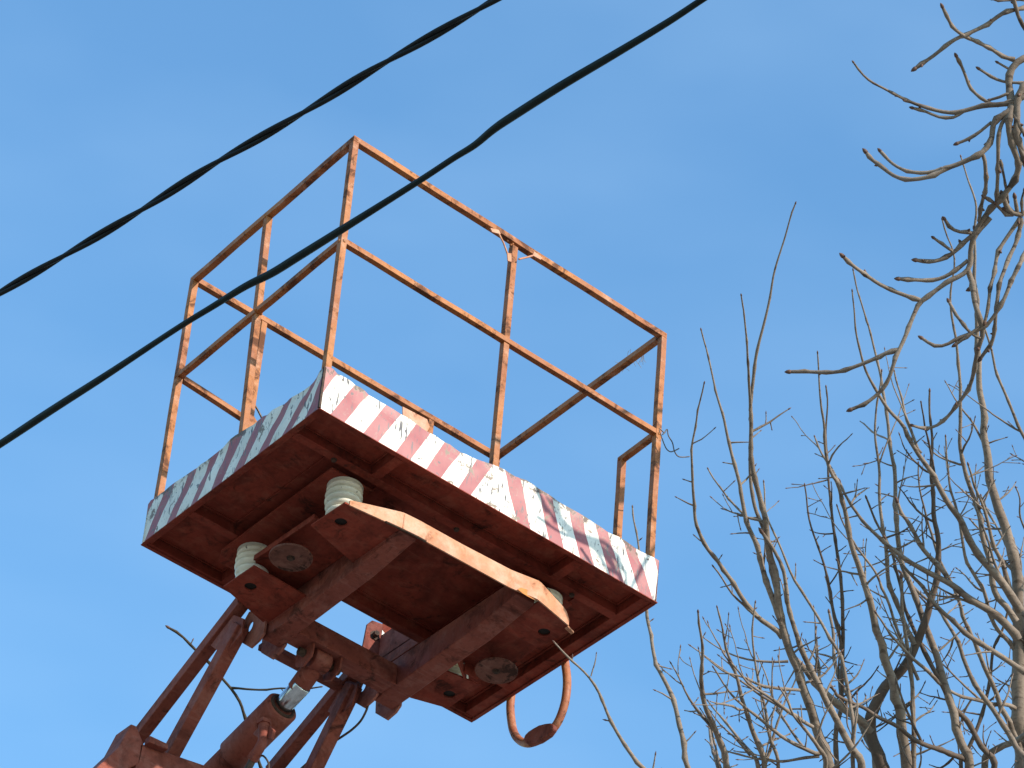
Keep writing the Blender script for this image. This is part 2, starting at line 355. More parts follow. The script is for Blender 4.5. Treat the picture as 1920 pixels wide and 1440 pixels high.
board(D, gen(D, 15), flat(D), lambda u, z, d: (W - d, u, z), True, 1)
for xa, xb in ((W, NX1 + .002), (NX0 - .002, 0)):
    board(xa - xb, gen(xa - xb, 7), flat(xa - xb), lambda u, z, d, xa=xa: (xa - u, D - d, z), True, 1)
# folded lower rim and dark seam
for a, b in (((-.001, -.002, -.004), (W + .001, .012, .0)), ((-.001, D - .012, -.004), (NX0, D + .002, .0)), ((NX1, D - .012, -.004), (W + .001, D + .002, .0))):
    q = MB(); q.box(a, b); build(q, 'lower_rim', 'oxide', S, .001)
for a, b in (((-.002, .0125, -.0038), (.012, D - .0125, .0002)), ((W - .012, .0125, -.0038), (W + .002, D - .0125, .0002))):
    q = MB(); q.box(a, b); build(q, 'lower_rim', 'oxide', S, .001)
q = MB(); q.bar((-.001, -.001, 0), (-.001, -.001, .17), (1, 0, 0), .008, .008); build(q, 'corner_weld', 'dark', S)

# guard rail ---------------------------------------------------------------
TA, TB, TC, TD = (un(665, 264, 2, H), un(1242, 630, 2, H), un(365, 525, 2, H), un(930, 857, 2, H))
MA, MBp, MC = un(646, 461, 2, MZ), un(1239, 808, 2, MZ), un(335, 711, 2, MZ)
BA, BB, BC, BD = Vector((E + .006, E + .006, .046)), Vector((W - E - .006, E + .006, .046)), Vector((E + .006, D - E - .006, .046)), Vector((W - E, D - E, .046))
onp = lambda b, t: b.lerp(t, (MZ - b.z) / (t.z - b.z))
MA, MBp, MC = onp(BA, TA), onp(BB, TB), onp(BC, TC)
def rail(p, q, o, up=(0, 0, 1), name='rail', flip=False, w=.0235, mat='rail'):
    mb = MB(); mb.angle(p, q, o, up, w, .0045, flip); return build(mb, name, mat, S, .0012)
sh = lambda p, q, a=.0118, b=.0118: (p + (q - p).normalized() * a, q - (q - p).normalized() * b)
rail(*sh(TA, TB, -.0118, -.0118), (0, -1, 0), name='top_rail'); rail(*sh(TA, TC, .012, -.0118), (-1, 0, 0), name='top_rail')
rail(*sh(TC, TD, .012, -.0118), (0, 1, 0), name='top_rail', flip=True); rail(*sh(TB, TD, .012, .012), (1, 0, 0), name='top_rail', flip=True)
for t, b, o1, o2 in ((TA, BA, (-1, 0, 0), (0, -1, 0)), (TB, BB, (1, 0, 0), (0, -1, 0)), (TC, BC, (-1, 0, 0), (0, 1, 0)), (TD, BD, (1, 0, 0), (0, 1, 0))):
    rail(b, t - Vector((0, 0, .0122)), o1, o2, 'post')
rail(*sh(MA, MBp), (0, -1, 0), name='mid_rail', w=.0215)
rail(*sh(MA, MC), (-1, 0, 0), name='mid_rail', w=.0215)
tof = lambda p: Vector((p[0].x + (p[1].x - p[0].x) * .6, p[0].y + (p[1].y - p[0].y) * .6, .046)) if p[1].z > .3 else p[0].lerp(p[1], (p[0].z - .046) / (p[0].z - p[1].z))
clampi = lambda v: Vector((max(v.x, .038), max(v.y, .038), v.z))
PM = [un(963, 462, 1, TA.y + (TB.y - TA.y) * .5), un(931, 868, 1, .02)]
rail(clampi(tof(PM)), PM[0] - Vector((0, 0, .006)), (0, -1, 0), (-1, 0, 0), 'post', w=.0235)
PN = [un(503, 408, 0, TA.x * .5 + TC.x * .5), un(450, 806, 0, .02)]
rail(clampi(tof(PN)), PN[0] - Vector((0, 0, .006)), (-1, 0, 0), (0, -1, 0), 'post', w=.0235)
yb = D - E
PF = [un(493, 606, 1, yb), un(471, 800, 1, yb)]
rail(tof(PF), PF[0], (0, -1, 0), (-1, 0, 0), 'post', w=.0235)
PG = [un(806, 790, 1, yb), un(798, 850, 1, yb)]
rail(tof(PG), PG[0], (0, -1, 0), (-1, 0, 0), 'post', w=.0235)
rail(MC + Vector((.018, 0, 0)), un(470, 794, 1, yb), (0, -1, 0), name='mid_rail', w=.0215)
xr = W - E
PR = [un(1166, 862, 0, xr), un(1158, 1000, 0, xr)]
rail(tof(PR), PR[0], (1, 0, 0), (0, -1, 0), 'post', w=.0235)
rail(MBp + Vector((0, .02, 0)), PR[0] + Vector((0, .012, 0)), (1, 0, 0), name='mid_rail', flip=True, w=.0215)
# latch plate under the far rail, foot gusset, small tie rods
q = MB(); q.prism([un(x, y, 1, yb - .012) for x, y in ((755, 762), (801, 786), (806, 800), (800, 812), (800, 830), (756, 806))], (0, .004, 0)); build(q, 'latch_plate', 'pale', S, .0008)
q = MB(); q.prism([un(x, y, 1, yb - .016) for x, y in ((464, 778), (474, 776), (482, 790), (486, 815), (462, 815))], (0, .004, 0)); build(q, 'foot_gusset', 'rail', S)
q = MB(); q.tube([un(477, 758, 1, yb), un(484, 770, 1, yb), un(494, 790, 1, yb)], .004, 6); build(q, 'tie_rod', 'wire', S)
ym = TA.y - .02
for pts in (((934, 436), (944, 455), (953, 480)), ((1003, 478), (990, 482), (973, 486))):
    q = MB(); q.tube([un(x, y, 1, ym) for x, y in pts], .0035, 6); build(q, 'tie_rod', 'pale', S)
for pts in (((918, 428), (934, 432), (938, 440), (922, 436)), ((1000, 472), (1016, 484), (1013, 488), (998, 480)), ((950, 475), (958, 476), (958, 492), (951, 490))):
    q = MB(); q.prism([un(x, y, 1, ym + .001) for x, y in pts], (0, -.004, 0)); build(q, 'welded_tab', 'pale', S, .0008)

def bead(p, q_, r=.0035, name='weld_bead', mat='oxide', step=.0055):
    p = Vector(p); q_ = Vector(q_); n = max(3, int((q_ - p).length / step)); mb = MB(); d = (q_ - p).normalized()
    pts = [p.lerp(q_, i / n) + noise.noise_vector(p * 7 + d * i * .9) * r * .35 for i in range(n + 1)]
    mb.tube(pts, [r * (.75 + .45 * (i % 2) + .2 * noise.noise(Vector((i * .7, p.x * 9, p.y * 9)))) for i in range(n + 1)], 6); return build(mb, name, mat, S)
def lump(c, r, mat='rail'):
    mb = MB(); prof = [(.0005, -r)] + [(r * math.cos(t) * random.uniform(.85, 1.1), r * math.sin(t)) for t in (-1.0, -.5, 0, .5, 1.0)] + [(.0005, r)]
    mb.lathe(c, prof, 9, axis=(random.uniform(-1, 1), random.uniform(-1, 1), 1)); build(mb, 'weld_bead', mat, S)
random.seed(21)
for c in (TA, TB, TC, TD): lump(c + Vector((0, 0, .002)), .0150)
for t, b in ((TA, BA), (TB, BB), (TC, BC)):
    c = onp(b, t)
    for dx, dy in ((.010, 0), (0, .010), (-.010, 0), (0, -.010)): lump(c + Vector((dx, dy, -.006)), .0072)
for c in (PM[0], PN[0], PF[0], TA.lerp(TB, .5) - Vector((.012, 0, .010)), MA.lerp(MBp, .5), MA.lerp(MC, .5), PR[0]):
    for dx in (-.012, .012): lump(Vector(c) + Vector((dx, 0, -.004)), .0062)
# folded lips inside the floor bays
for x0, x1, y0, y1 in ((.034, .318, .030, .142), (.366, 1.078, .030, .142), (1.126, W - .058, .030, .142), (.034, .185, .20, .70), (1.25, W - .06, .20, .70), (.034, .308, .755, D - .03), (1.12, W - .06, .755, D - .03), (.40, 1.035, .20, .70)):
    q = MB()
    for a_, b_ in (((x0, y0), (x1, y0)), ((x1, y0), (x1, y1)), ((x1, y1), (x0, y1)), ((x0, y1), (x0, y0))):
        q.bar((*a_, .037), (*b_, .037), (0, 0, 1), .0055, .005)
    build(q, 'panel_lip', 'oxide', S)
# support frame under the floor ---------------------------------------------
ZP = -.155
def ins(x, y):
    pr = [(.036, -.012), (.060, -.013)]; n = 5; z0 = -.016; hh = .124
    for i in range(n):
        a = z0 - hh * i / n; st = hh / n; R = .064 - .002 * abs(i - 2)
        R -= .0022 * max(0, i - 1)
        pr += [(R - .0125, a - st * .02), (R - .0055, a - st * .12), (R - .0012, a - st * .30), (R, a - st * .50), (R - .0022, a - st * .70), (R - .0080, a - st * .88), (R - .0125, a - st * .97)]
    pr += [(.048, z0 - hh), (.030, z0 - hh - .002)]
    mb = MB(); mb.lathe((x, y, 0), pr, 36); return build(mb, 'insulator', 'porcelain', S)
for x, y in ((.297, .247), (1.14, .237), (.293, .732), (1.143, .734)): ins(x, y)
def plate(pts, hole, t=.006, z=ZP, name='bolt_plate', mat='oxide', hr=.021):
    """flat plate with a round bolt hole"""
    pts = [Vector((x, y, z)) for x, y in pts]; me_b = bmesh.new()
    mb = MB(); n = 24; hc = Vector((*hole, z)); ring = [hc + Vector((math.cos(2 * math.pi * k / n) * hr, math.sin(2 * math.pi * k / n) * hr, 0)) for k in range(n)]
    def ray(a):   # outline point in direction a
        best = None; d = Vector((math.cos(a), math.sin(a), 0))
        for i in range(len(pts)):
            p, q_ = pts[i], pts[(i + 1) % len(pts)]; e = q_ - p; den = d.x * e.y - d.y * e.x
            if abs(den) < 1e-9: continue
            t_ = ((p.x - hc.x) * e.y - (p.y - hc.y) * e.x) / den; s_ = ((p.x - hc.x) * d.y - (p.y - hc.y) * d.x) / den
            if t_ > 0 and -1e-6 <= s_ <= 1 + 1e-6 and (best is None or t_ < best): best = t_
        return hc + d * best
    angs = sorted([2 * math.pi * k / n for k in range(n)] + [math.atan2(p.y - hc.y, p.x - hc.x) % (2 * math.pi) for p in pts])
    inner = [hc + Vector((math.cos(a) * hr, math.sin(a) * hr, 0)) for a in angs]; outer = [ray(a) for a in angs]; N = len(angs); up = Vector((0, 0, t))
    vs = inner + outer + [p + up for p in inner] + [p + up for p in outer]; fs = []
    for i in range(N):
        j = (i + 1) % N
        fs += [(i, j, N + j, N + i), (2 * N + i, 3 * N + i, 3 * N + j, 2 * N + j), (i, 2 * N + i, 2 * N + j, j), (N + i, N + j, 3 * N + j, 3 * N + i)]
    mb.add(vs, fs); o = build(mb, name, mat, S)
    bo = MB(); bo.lathe((hole[0], hole[1], z + t), [(hr + .006, .0), (hr + .006, .001), (hr - .002, .001), (hr - .002, .028), (.001, .028)], 20); bo.lathe((hole[0], hole[1], z + t), [(.001, .004), (.007, .004), (.007, .024), (.001, .025)], 6, 1, smooth=False)  # black cup paints the shade inside the hole; small bolt tip within
    b_ = build(bo, 'bolt', ['black', 'lug'], o); return o
plate([(.246, .160), (.456, .141), (.456, .387), (.239, .330)], (.297, .247))
plate([(.235, .633), (.456, .641), (.456, .862), (.230, .796)], (.293, .730))
plate([(1.022, .112), (1.199, .158), (1.187, .312), (1.022, .315)], (1.143, .232))
plate([(1.022, .640), (1.185, .615), (1.192, .799), (1.062, .843), (1.022, .843)], (1.143, .732))
# recessed middle plates with raised rims, and the round stops hanging below them
def disc(cx, cy, z, r):
    mb = MB(); mb.lathe((cx, cy, z), [(.001, 0), (r * .91, 0), (r * .93, -.002), (r * .985, -.002), (r, .001), (r, .005), (r * .98, .006), (.001, .006)], 40, smooth=False)
    mb.lathe((cx, cy, z), [(.001, -.008), (.009, -.008), (.0095, -.002), (.015, -.002), (.015, 0)], 6, 1, smooth=False)
    o = build(mb, 'stop_disc', ['disc', 'dark'], S)
    st = MB(); st.tube([(cx - .004, cy + .02, z + .006), (cx - .004, cy + .02, z + .076)], .0085, 10); build(st, 'stem', 'oxide', o); return o
q = MB(); q.prism([(.255, .344, -.093), (.456, .398, -.093), (.456, .82, -.093), (.41, .82, -.093), (.246, .660, -.093)], (0, 0, .005))
q.prism([(.255, .344, -.0935), (.259, .344, -.0935), (.250, .660, -.0935), (.246, .660, -.0935)], (0, 0, -.016)); build(q, 'recessed_plate', 'oxide', S, .001)
q = MB(); q.prism([(1.024, .33, -.106), (1.22, .33, -.106), (1.235, .60, -.106), (1.024, .62, -.106)], (0, 0, .005)); build(q, 'recessed_plate', 'oxide', S, .001)
q = MB(); q.box((1.10, .60, -.150), (1.16, .606, -.10)); q.bar((1.02, .545, -.14), (1.13, .63, -.14), (0, 0, 1), .035, .006); build(q, 'rib', 'oxide', S)
disc(.284, .494, -.170, .072); disc(1.158, .497, -.170, .073)
# two tapered beams
def beam(x0, x1, yf, yr, zt=-.085, zf=-.157, zr=-.208):
    mb = MB(); mb.prism([(x0, yf, zt), (x0, yf, zf), (x0, yf + .22, zf - .030), (x0, yr, zr), (x0, yr, zt)], (x1 - x0, 0, 0)); return build(mb, 'tapered_beam', 'boom', S, .004)
beam(.458, .528, .143, .875); beam(.941, 1.020, .136, .885)
# sunlit front web: its foot bends back a little at the ends, its top is chamfered
web = MB(); foot = [(.262, .160), (.450, .139), (.52, .1335), (.905, .1285), (1.010, .112), (1.176, .149)]
tops = {}
def wtop(x): return float(np.interp(x, [.262, .45, .463, .70, 1.02, 1.15, 1.170, 1.176], [-.136, -.090, -.088, -.089, -.080, -.102, -.114, -.130]))
xs = [.262 + (1.176 - .262) * i / 60 for i in range(61)]
ys = [float(np.interp(x, [p[0] for p in foot], [p[1] for p in foot])) for x in xs]
for i in range(60):
    a, b, c, d = Vector((xs[i], ys[i], ZP - .001)), Vector((xs[i + 1], ys[i + 1], ZP - .001)), Vector((xs[i + 1], ys[i + 1], wtop(xs[i + 1]))), Vector((xs[i], ys[i], wtop(xs[i])))
    k = Vector((0, -.005, 0)); web.add([a, b, c, d, a + k, b + k, c + k, d + k], [(0, 1, 2, 3), (7, 6, 5, 4), (3, 2, 6, 7), (4, 5, 1, 0)] + ([(0, 3, 7, 4)] if i == 0 else []) + ([(1, 5, 6, 2)] if i == 59 else []))
build(web, 'front_web', 'pale', S)
q = MB(); q.prism([(1.176, .149, ZP + .004), (1.215, .163, ZP + .004), (1.213, .175, ZP + .004), (1.176, .165, ZP + .004)], (0, 0, -.006)); build(q, 'plate_tip', 'pale', S)
wd = MB(); prev = None
for i in range(40):
    x = .40 + .155 * i / 40; y = float(np.interp(x, [p[0] for p in foot], [p[1] for p in foot])) - .004
    wd.lathe((x, y, ZP - .001), [(.0005, -.004), (.004 + .002 * random.random(), -.002), (.005, .001), (.001, .004)], 7)
build(wd, 'weld_bead', 'dark', S)
q = MB(); q.tube([(.462, .1335, -.15), (.463, .1335, -.094)], .0028, 6); build(q, 'weld_bead', 'pale', S)
ch = MB(); ch.prism([un(x, y, 1, .1145) for x, y in ((970, 1105), (976, 1102), (986, 1105), (995, 1111), (1006, 1114), (1014, 1121), (1009, 1127), (1000, 1124), (990, 1119), (980, 1113))], (0, -.0012, 0)); build(ch, 'chipped_patch', 'fresh', S)
# rear cross beam
q = MB(); q.box((.529, .762, -.202), (.940, .842, -.122)); build(q, 'cross_beam', 'boom', S, .003)

for x in (.4575, 1.0205): bead((x, .16, ZP - .001), (x, .38 if x < 1 else .31, ZP - .001), .0030, mat='boom')
for x in (.4575, 1.0205): bead((x, .645, ZP - .001), (x, .85, ZP - .001), .0030, mat='boom')
bead((.53, .762, -.203), (.94, .762, -.203), .0030, mat='boom'); bead((.5285, .77, -.2), (.5285, .838, -.203), .0035, mat='boom'); bead((.9405, .77, -.2), (.9405, .838, -.203), .0035, mat='boom')
bead((.03, Y1 - .002, .001), (W - .06, Y1 - .002, .001), .0024); bead((.03, Y2 - .002, .001), (NX0, Y2 - .002, .001), .0024)
for x in (.19, .70, 1.20):
    q = MB(); q.lathe((x, Y1 + .020, -.0005), [(.001, -.007), (.0085, -.007), (.0085, -.001), (.011, -.001), (.011, 0)], 6, smooth=False); build(q, 'bolt', 'dark', S)
# pivot lugs -----------------------------------------------------------------
PY, PZ = .936, -.130
def lug(x, t=.009, dy=0):
    out_ = [(.845, -.085), (.845, -.205), (.868, -.222), (.915, -.230), (.985, -.168), (.992, -.100), (.955, -.060)]
    n = 22; hr = .018; hc = Vector((x, PY + dy, PZ)); P3 = [Vector((x, a + dy, b)) for a, b in out_]
    angs = sorted([2 * math.pi * k / n for k in range(n)] + [math.atan2(p.z - hc.z, p.y - hc.y) % (2 * math.pi) for p in P3])
    def ray(a):
        d = (math.cos(a), math.sin(a)); best = None
        for i in range(len(P3)):
            p, q_ = P3[i], P3[(i + 1) % len(P3)]; e = (q_.y - p.y, q_.z - p.z); den = d[0] * e[1] - d[1] * e[0]
            if abs(den) < 1e-9: continue
            t_ = ((p.y - hc.y) * e[1] - (p.z - hc.z) * e[0]) / den; s_ = ((p.y - hc.y) * d[1] - (p.z - hc.z) * d[0]) / den
            if t_ > 0 and -1e-6 <= s_ <= 1 + 1e-6 and (best is None or t_ < best): best = t_
        return Vector((x, hc.y + d[0] * best, hc.z + d[1] * best))
    inner = [Vector((x, hc.y + math.cos(a) * hr, hc.z + math.sin(a) * hr * 1.25)) for a in angs]; outer = [ray(a) for a in angs]; N = len(angs); k = Vector((t, 0, 0)); fs = []
    for i in range(N):
        j = (i + 1) % N
        fs += [(i, j, N + j, N + i), (2 * N + i, 3 * N + i, 3 * N + j, 2 * N + j), (i, 2 * N + i, 2 * N + j, j), (N + i, N + j, 3 * N + j, 3 * N + i)]
    mb = MB(); mb.add(inner + outer + [p + k for p in inner] + [p + k for p in outer], fs); return build(mb, 'pivot_lug', 'lug', S)
for x in (.440, .5295, .923, 1.0215): lug(x)
# tie bar between the lugs
z_t = un(540, 1228, 1, .99).z
q = MB(); q.box((.542, .985, z_t - .012), (.928, 1.030, z_t + .012)); build(q, 'tie_bar', 'boom', S, .003)

# boom arms --------------------------------------------------------------------
def arm(x, a, b, c, d, web_pts, name='boom_arm'):
    A, B, C_, D_ = (un(*p, 0, x) for p in (a, b, c, d))
    mb = MB(); mb.bar(A, B, (1, 0, 0), .044, .044); mb.bar(C_, D_, (1, 0, 0), .048, .052)
    o = build(mb, name, 'boom', S, .003)
    w = MB(); w.prism([un(*p, 0, x - .012) for p in web_pts], (.006, 0, 0)); build(w, 'gusset', 'boom', o)
    return o
arm(.412, (455, 1129), (258, 1384), (452, 1173), (306, 1440), ((438, 1153), (457, 1160), (453, 1186), (412, 1238), (409, 1221), (395, 1210)))
arm(.892, (661, 1264), (508, 1449), (664, 1285), (574, 1470), ((648, 1274), (671, 1282), (660, 1320), (626, 1350), (623, 1339), (614, 1334)))

# hydraulic ram ----------------------------------------------------------------
XC = .655
c0, c1, c2, c3, c4 = (un(*p, 0, XC) for p in ((586, 1252), (568, 1283), (530, 1325), (430, 1425), (395, 1462)))
ax = (c2 - c4).normalized()
def cyl(p, q, r, name, mat, parent=S, n=36, chamfer=.004):
    L = (q - p).length; mb = MB(); mb.lathe(p, [(.001, 0), (r - chamfer, 0), (r, chamfer), (r, L - chamfer), (r - chamfer, L), (.001, L)], n, axis=(q - p)); return build(mb, name, mat, parent)
ram = cyl(c3 + (c2 - c3) * .08, c2, .060, 'hydraulic_cylinder', 'boom')
cyl(c3 - (c2 - c3) * 1.6, c3 + (c2 - c3) * .10, .050, 'cylinder_barrel', 'boom')
rimc = MB(); rimc.lathe(c2, [(.038, -.002), (.038, .004), (.047, .006), (.049, .003), (.050, -.002)], 36, axis=ax); build(rimc, 'seal_ring', 'dark', ram)
rod = cyl(c2 - ax * .02, c1, .0335, 'piston_rod', 'chrome')
cyl(c1 - ax * .035, c0 + ax * .01, .036, 'rod_end', 'boom', rod)
q = MB(); q.lathe(c0 + ax * .035, [(.001, -.034), (.034, -.034), (.037, -.030), (.037, .030), (.034, .034), (.001, .034)], 24, axis=(1, 0, 0)); build(q, 'rod_eye', 'boom', rod, .002)
for dx in (-.062, .054):
    q = MB(); e = c0 + ax * .035 + Vector((dx, 0, 0)); q.prism([e + Vector((0, *k)) for k in ((-.05, .035), (-.045, -.03), (0, -.052), (.045, -.03), (.05, .02), (.03, .06), (-.05, .06))], (.008, 0, 0)); build(q, 'ram_bracket', 'boom', S, .0015)
q = MB(); e = c0 + ax * .035; q.lathe(e, [(.001, -.085), (.014, -.085), (.014, .085), (.001, .085)], 16, axis=(1, 0, 0)); build(q, 'pivot_pin', 'dark', S)
# bent hose fitting under the ram
h = [un(x, y, 0, XC - .07) for x, y in ((495, 1355), (494, 1378), (492, 1392), (486, 1404), (477, 1418), (466, 1440), (455, 1462))]
fit = MB(); fit.tube(h[:5], [.020, .0165, .0165, .018, .017], 14); fit.lathe(h[0], [(.001, -.012), (.026, -.012), (.026, .004), (.001, .006)], 6, axis=(h[0] - h[1]), smooth=False)
fit.lathe(h[4], [(.001, -.014), (.021, -.014), (.021, .012), (.001, .012)], 6, axis=(h[3] - h[4]), smooth=False); build(fit, 'hose_elbow', 'boom', ram)
hz = MB(); hz.tube(h[4:] + [h[-1] + (h[-1] - h[-2]) * 6], .0125, 10); build(hz, 'hydraulic_hose', 'rubber', S)
lock = MB(); lock.prism([un(x, y, 0, XC - .062) for x, y in ((474, 1376), (488, 1358), (500, 1356), (512, 1368), (508, 1384), (486, 1384))], (.012, 0, 0)); build(lock, 'fitting_flange', 'boom', ram, .001)

# levelling post behind the cross beam -----------------------------------------
yb2 = 1.00
P = lambda x, y: un(x, y, 1, yb2)
q = MB(); q.prism([P(689, 1170), P(698, 1163), P(718, 1170), P(714, 1228), P(680, 1215)], (0, .008, 0)); lv = build(q, 'levelling_plate', 'boom', S, .001)
q = MB(); q.prism([P(718, 1168), P(752, 1180), P(746, 1240), P(713, 1232)], (0, .05, 0)); build(q, 'levelling_post', 'oxide', S, .002)
q = MB(); q.prism([P(753, 1186), P(790, 1204), P(772, 1226), P(748, 1235)], (0, .01, 0)); build(q, 'levelling_plate', 'boom', S, .002)
q = MB(); b0 = P(702, 1192); q.lathe(b0, [(.001, -.01), (.020, -.01), (.020, .004), (.011, .004), (.011, .022), (.001, .024)], 6, axis=(-.2, -1, 0), smooth=False); build(q, 'bolt', 'dark', lv)

# far end of the boom, main boom down to its mast -------------------------------
yk = 1.238
K = lambda x, y: un(x, y, 1, yk)
top_l, top_r = K(262, 1392), K(420, 1446)
dirx = (top_r - top_l); dirx.y = 0
q = MB(); q.prism([top_l, top_l + Vector((0, .16, .0)), top_l + Vector((0, .16, -.22)), top_l + Vector((0, 0, -.22))], (.60, 0, dirx.z / dirx.x * .60)); hd = build(q, 'boom_head', 'boom', S, .008)
q = MB(); q.prism([K(246, 1357), K(256, 1361), K(270, 1395), K(262, 1432), K(215, 1450), K(170, 1450), K(223, 1400)], (0, .09, 0)); build(q, 'head_cheek', 'boom', hd, .004)
q = MB(); q.prism([K(272, 1386), K(306, 1402), K(306, 1412), K(270, 1398)], (0, -.03, 0)); build(q, 'head_lip', 'boom', hd, .002)
q = MB(); mid0 = top_l + Vector((.28, .2, -.12)); q.bar(mid0, Vector((-.3, 8.5, -6.3)), (1, 0, 0), .30, .26); build(q, 'main_boom', 'boom', S, .01)
q = MB(); q.lathe((-.3, 8.5, -GZ), [(.001, 0), (.62, 0), (.62, .5), (.42, .62), (.34, .8), (.30, 2.3), (.20, 2.5), (.001, 2.5)], 32); build(q, 'mast', 'boom', S, .0)

# foot hoop on the right end --------------------------------------------------
hp = [un(x, y, 0, W + .008) for x, y in ((960, 1262), (960, 1290), (957, 1320), (958, 1345), (963, 1372), (974, 1388), (990, 1394), (1010, 1388), (1030, 1374), (1046, 1354), (1057, 1326), (1062, 1300), (1063, 1270), (1058, 1232), (1057, 1215))]
def smooth_pts(P_, k=4):
    o_ = []; n = len(P_)
    for i in range(n - 1):
        a, b, c, d = P_[max(i - 1, 0)], P_[i], P_[i + 1], P_[min(i + 2, n - 1)]
        for j in range(k):
            t = j / k; o_.append(.5 * ((2 * b) + (c - a) * t + (2 * a - 5 * b + 4 * c - d) * t * t + (3 * b - a - 3 * c + d) * t ** 3))
    o_.append(P_[-1]); return o_
q = MB(); q.tube(smooth_pts(hp), .0148, 16); hoop = build(q, 'step_hoop', 'tube', S)
q = MB(); q.prism([un(x, y, 0, W - .012) for x, y in ((981, 1385), (983, 1378), (990, 1371), (999, 1365), (1010, 1359), (1022, 1356), (1031, 1355), (1037, 1358), (1037, 1366), (1028, 1378), (1010, 1390), (990, 1397), (983, 1392))], (.022, 0, 0)); build(q, 'tread_plate', 'boom', hoop, .006)
# bolt and pin details under the floor
# thin control cable curling off the right lug
cc = [un(x, y, 0, .93) for x, y in ((690, 1322), (686, 1334), (676, 1352), (660, 1368), (640, 1382), (622, 1394), (600, 1412), (575, 1432), (555, 1450))]
q = MB(); q.tube(smooth_pts(cc), .0042, 8); build(q, 'control_cable', 'rubber', S)
cc = [un(x, y, 0, XC - .05) for x, y in ((487, 1418), (493, 1417), (500, 1424), (504, 1434), (503, 1446))]
q = MB(); q.tube(smooth_pts(cc), .0035, 8); build(q, 'control_cable', 'rubber', S)

# ------------------------------------------------------------------ loose wire and straw on the right corner
wv = [((1236, 806), (1240, 818), (1245, 832), (1250, 842), (1257, 847), (1265, 845), (1273, 841)), ((1242, 815), (1245, 812), (1248, 807), (1249, 820), (1255, 834), (1257, 850), (1262, 861), (1270, 864), (1281, 864))]
q = MB()
for k, w_ in enumerate(wv): q.tube(smooth_pts([un(x, y, 1, -.018 - .012 * k) + Vector((0, -.004 * i * k, 0)) for i, (x, y) in enumerate(w_)]), .0022, 6)
q.tube([un(1236, 803, 1, -.012), un(1246, 812, 1, -.016)], .0022, 6)
tag(build(q, 'loose_wire', 'wire', origin=Vector((MBp.x, MBp.y, MBp.z + GZ))), 'bent rusty wire hooked round the right corner post of the guard rail', 'wire')
q = MB(); random.seed(3)
for i in range(16):
    x0 = 1165 + random.random() * 45; y0 = 688 - (x0 - 1165) * .72 + random.uniform(-3, 3)
    a = un(x0, y0, 0, xr + .02); pts = [a]
    d = Vector((random.uniform(-.3, .3), random.uniform(-1, 1), random.uniform(-1, .5))).normalized()
    for j in range(4):
        pts.append(pts[-1] + d * .012); d = (d + Vector((random.uniform(-.5, .5), random.uniform(-.5, .5), random.uniform(-.5, .3)))).normalized()
    q.tube(smooth_pts(pts, 2), .0006, 4)
tag(build(q, 'straw_tuft', 'straw', origin=Vector((xr, .2, H + GZ))), 'wisp of dry straw caught on the right top rail of the platform', 'straw')

# ------------------------------------------------------------------ power cables
def resample(P_, step):
    o_ = [P_[0]]; acc = 0
    for a, b in zip(P_, P_[1:]):
        L = (b - a).length; n = max(1, int(L / step))
        for i in range(1, n + 1): o_.append(a.lerp(b, i / n))
    return o_
def extend(P_, L=9):
    a = P_[0] + (P_[0] - P_[2]).normalized() * L; b = P_[-1] + (P_[-1] - P_[-3]).normalized() * (L * .35)
    return [a] + P_ + [b]
ZC = -.75
c1p = [un(x, y, 2, ZC + .25) for x, y in ((-60, 585), (0, 549), (100, 491), (200, 433), (300, 372), (400, 308), (500, 251), (600, 192), (700, 130), (800, 73), (925, 1), (1000, -45))]
path = resample(extend(smooth_pts(c1p, 6)), .02)
for ph in (0, math.pi):
    q = MB(); pts = []; L = 0
    for i, p in enumerate(path):
        if i: L += (p - path[i - 1]).length
        t = (path[min(i + 1, len(path) - 1)] - path[max(i - 1, 0)]).normalized(); u = t.cross(Vector((0, 0, 1))).normalized(); v = t.cross(u)
        a = ph + L * 2 * math.pi / .62; pts.append(p + (u * math.cos(a) + v * math.sin(a)) * .0060)
    q.tube(pts, .0066, 8)
    if ph == 0:
        cab = empty('overhead_cable', path[len(path) // 2] + Vector((0, 0, GZ)), 'upper black overhead cable of two strands twisted together', 'cable', 'overhead cables')
    build(q, 'strand', 'cable', cab)
c2p = [un(x, y, 2, ZC) for x, y in ((-60, 871), (0, 833), (100, 767), (200, 703), (330, 617), (400, 574), (460, 537), (510, 512), (560, 481), (640, 431), (780, 343), (850, 297), (890, 272), (925, 243), (960, 219), (1050, 162), (1150, 103), (1250, 43), (1320, -3), (1400, -55))]
path = resample(extend(smooth_pts(c2p, 6)), .02)
q = MB(); pts = []; rr = []
for i, p in enumerate(path): rr.append(.0100 + .0016 * math.sin(i * .02 * 2 * math.pi / .9 * 1.0))
q.tube(path, rr, 12)
tag(build(q, 'overhead_cable', 'cable2', origin=path[len(path) // 2] + Vector((0, 0, GZ))), 'lower dark green single overhead cable crossing in front of the guard rail', 'cable', 'overhead cables')
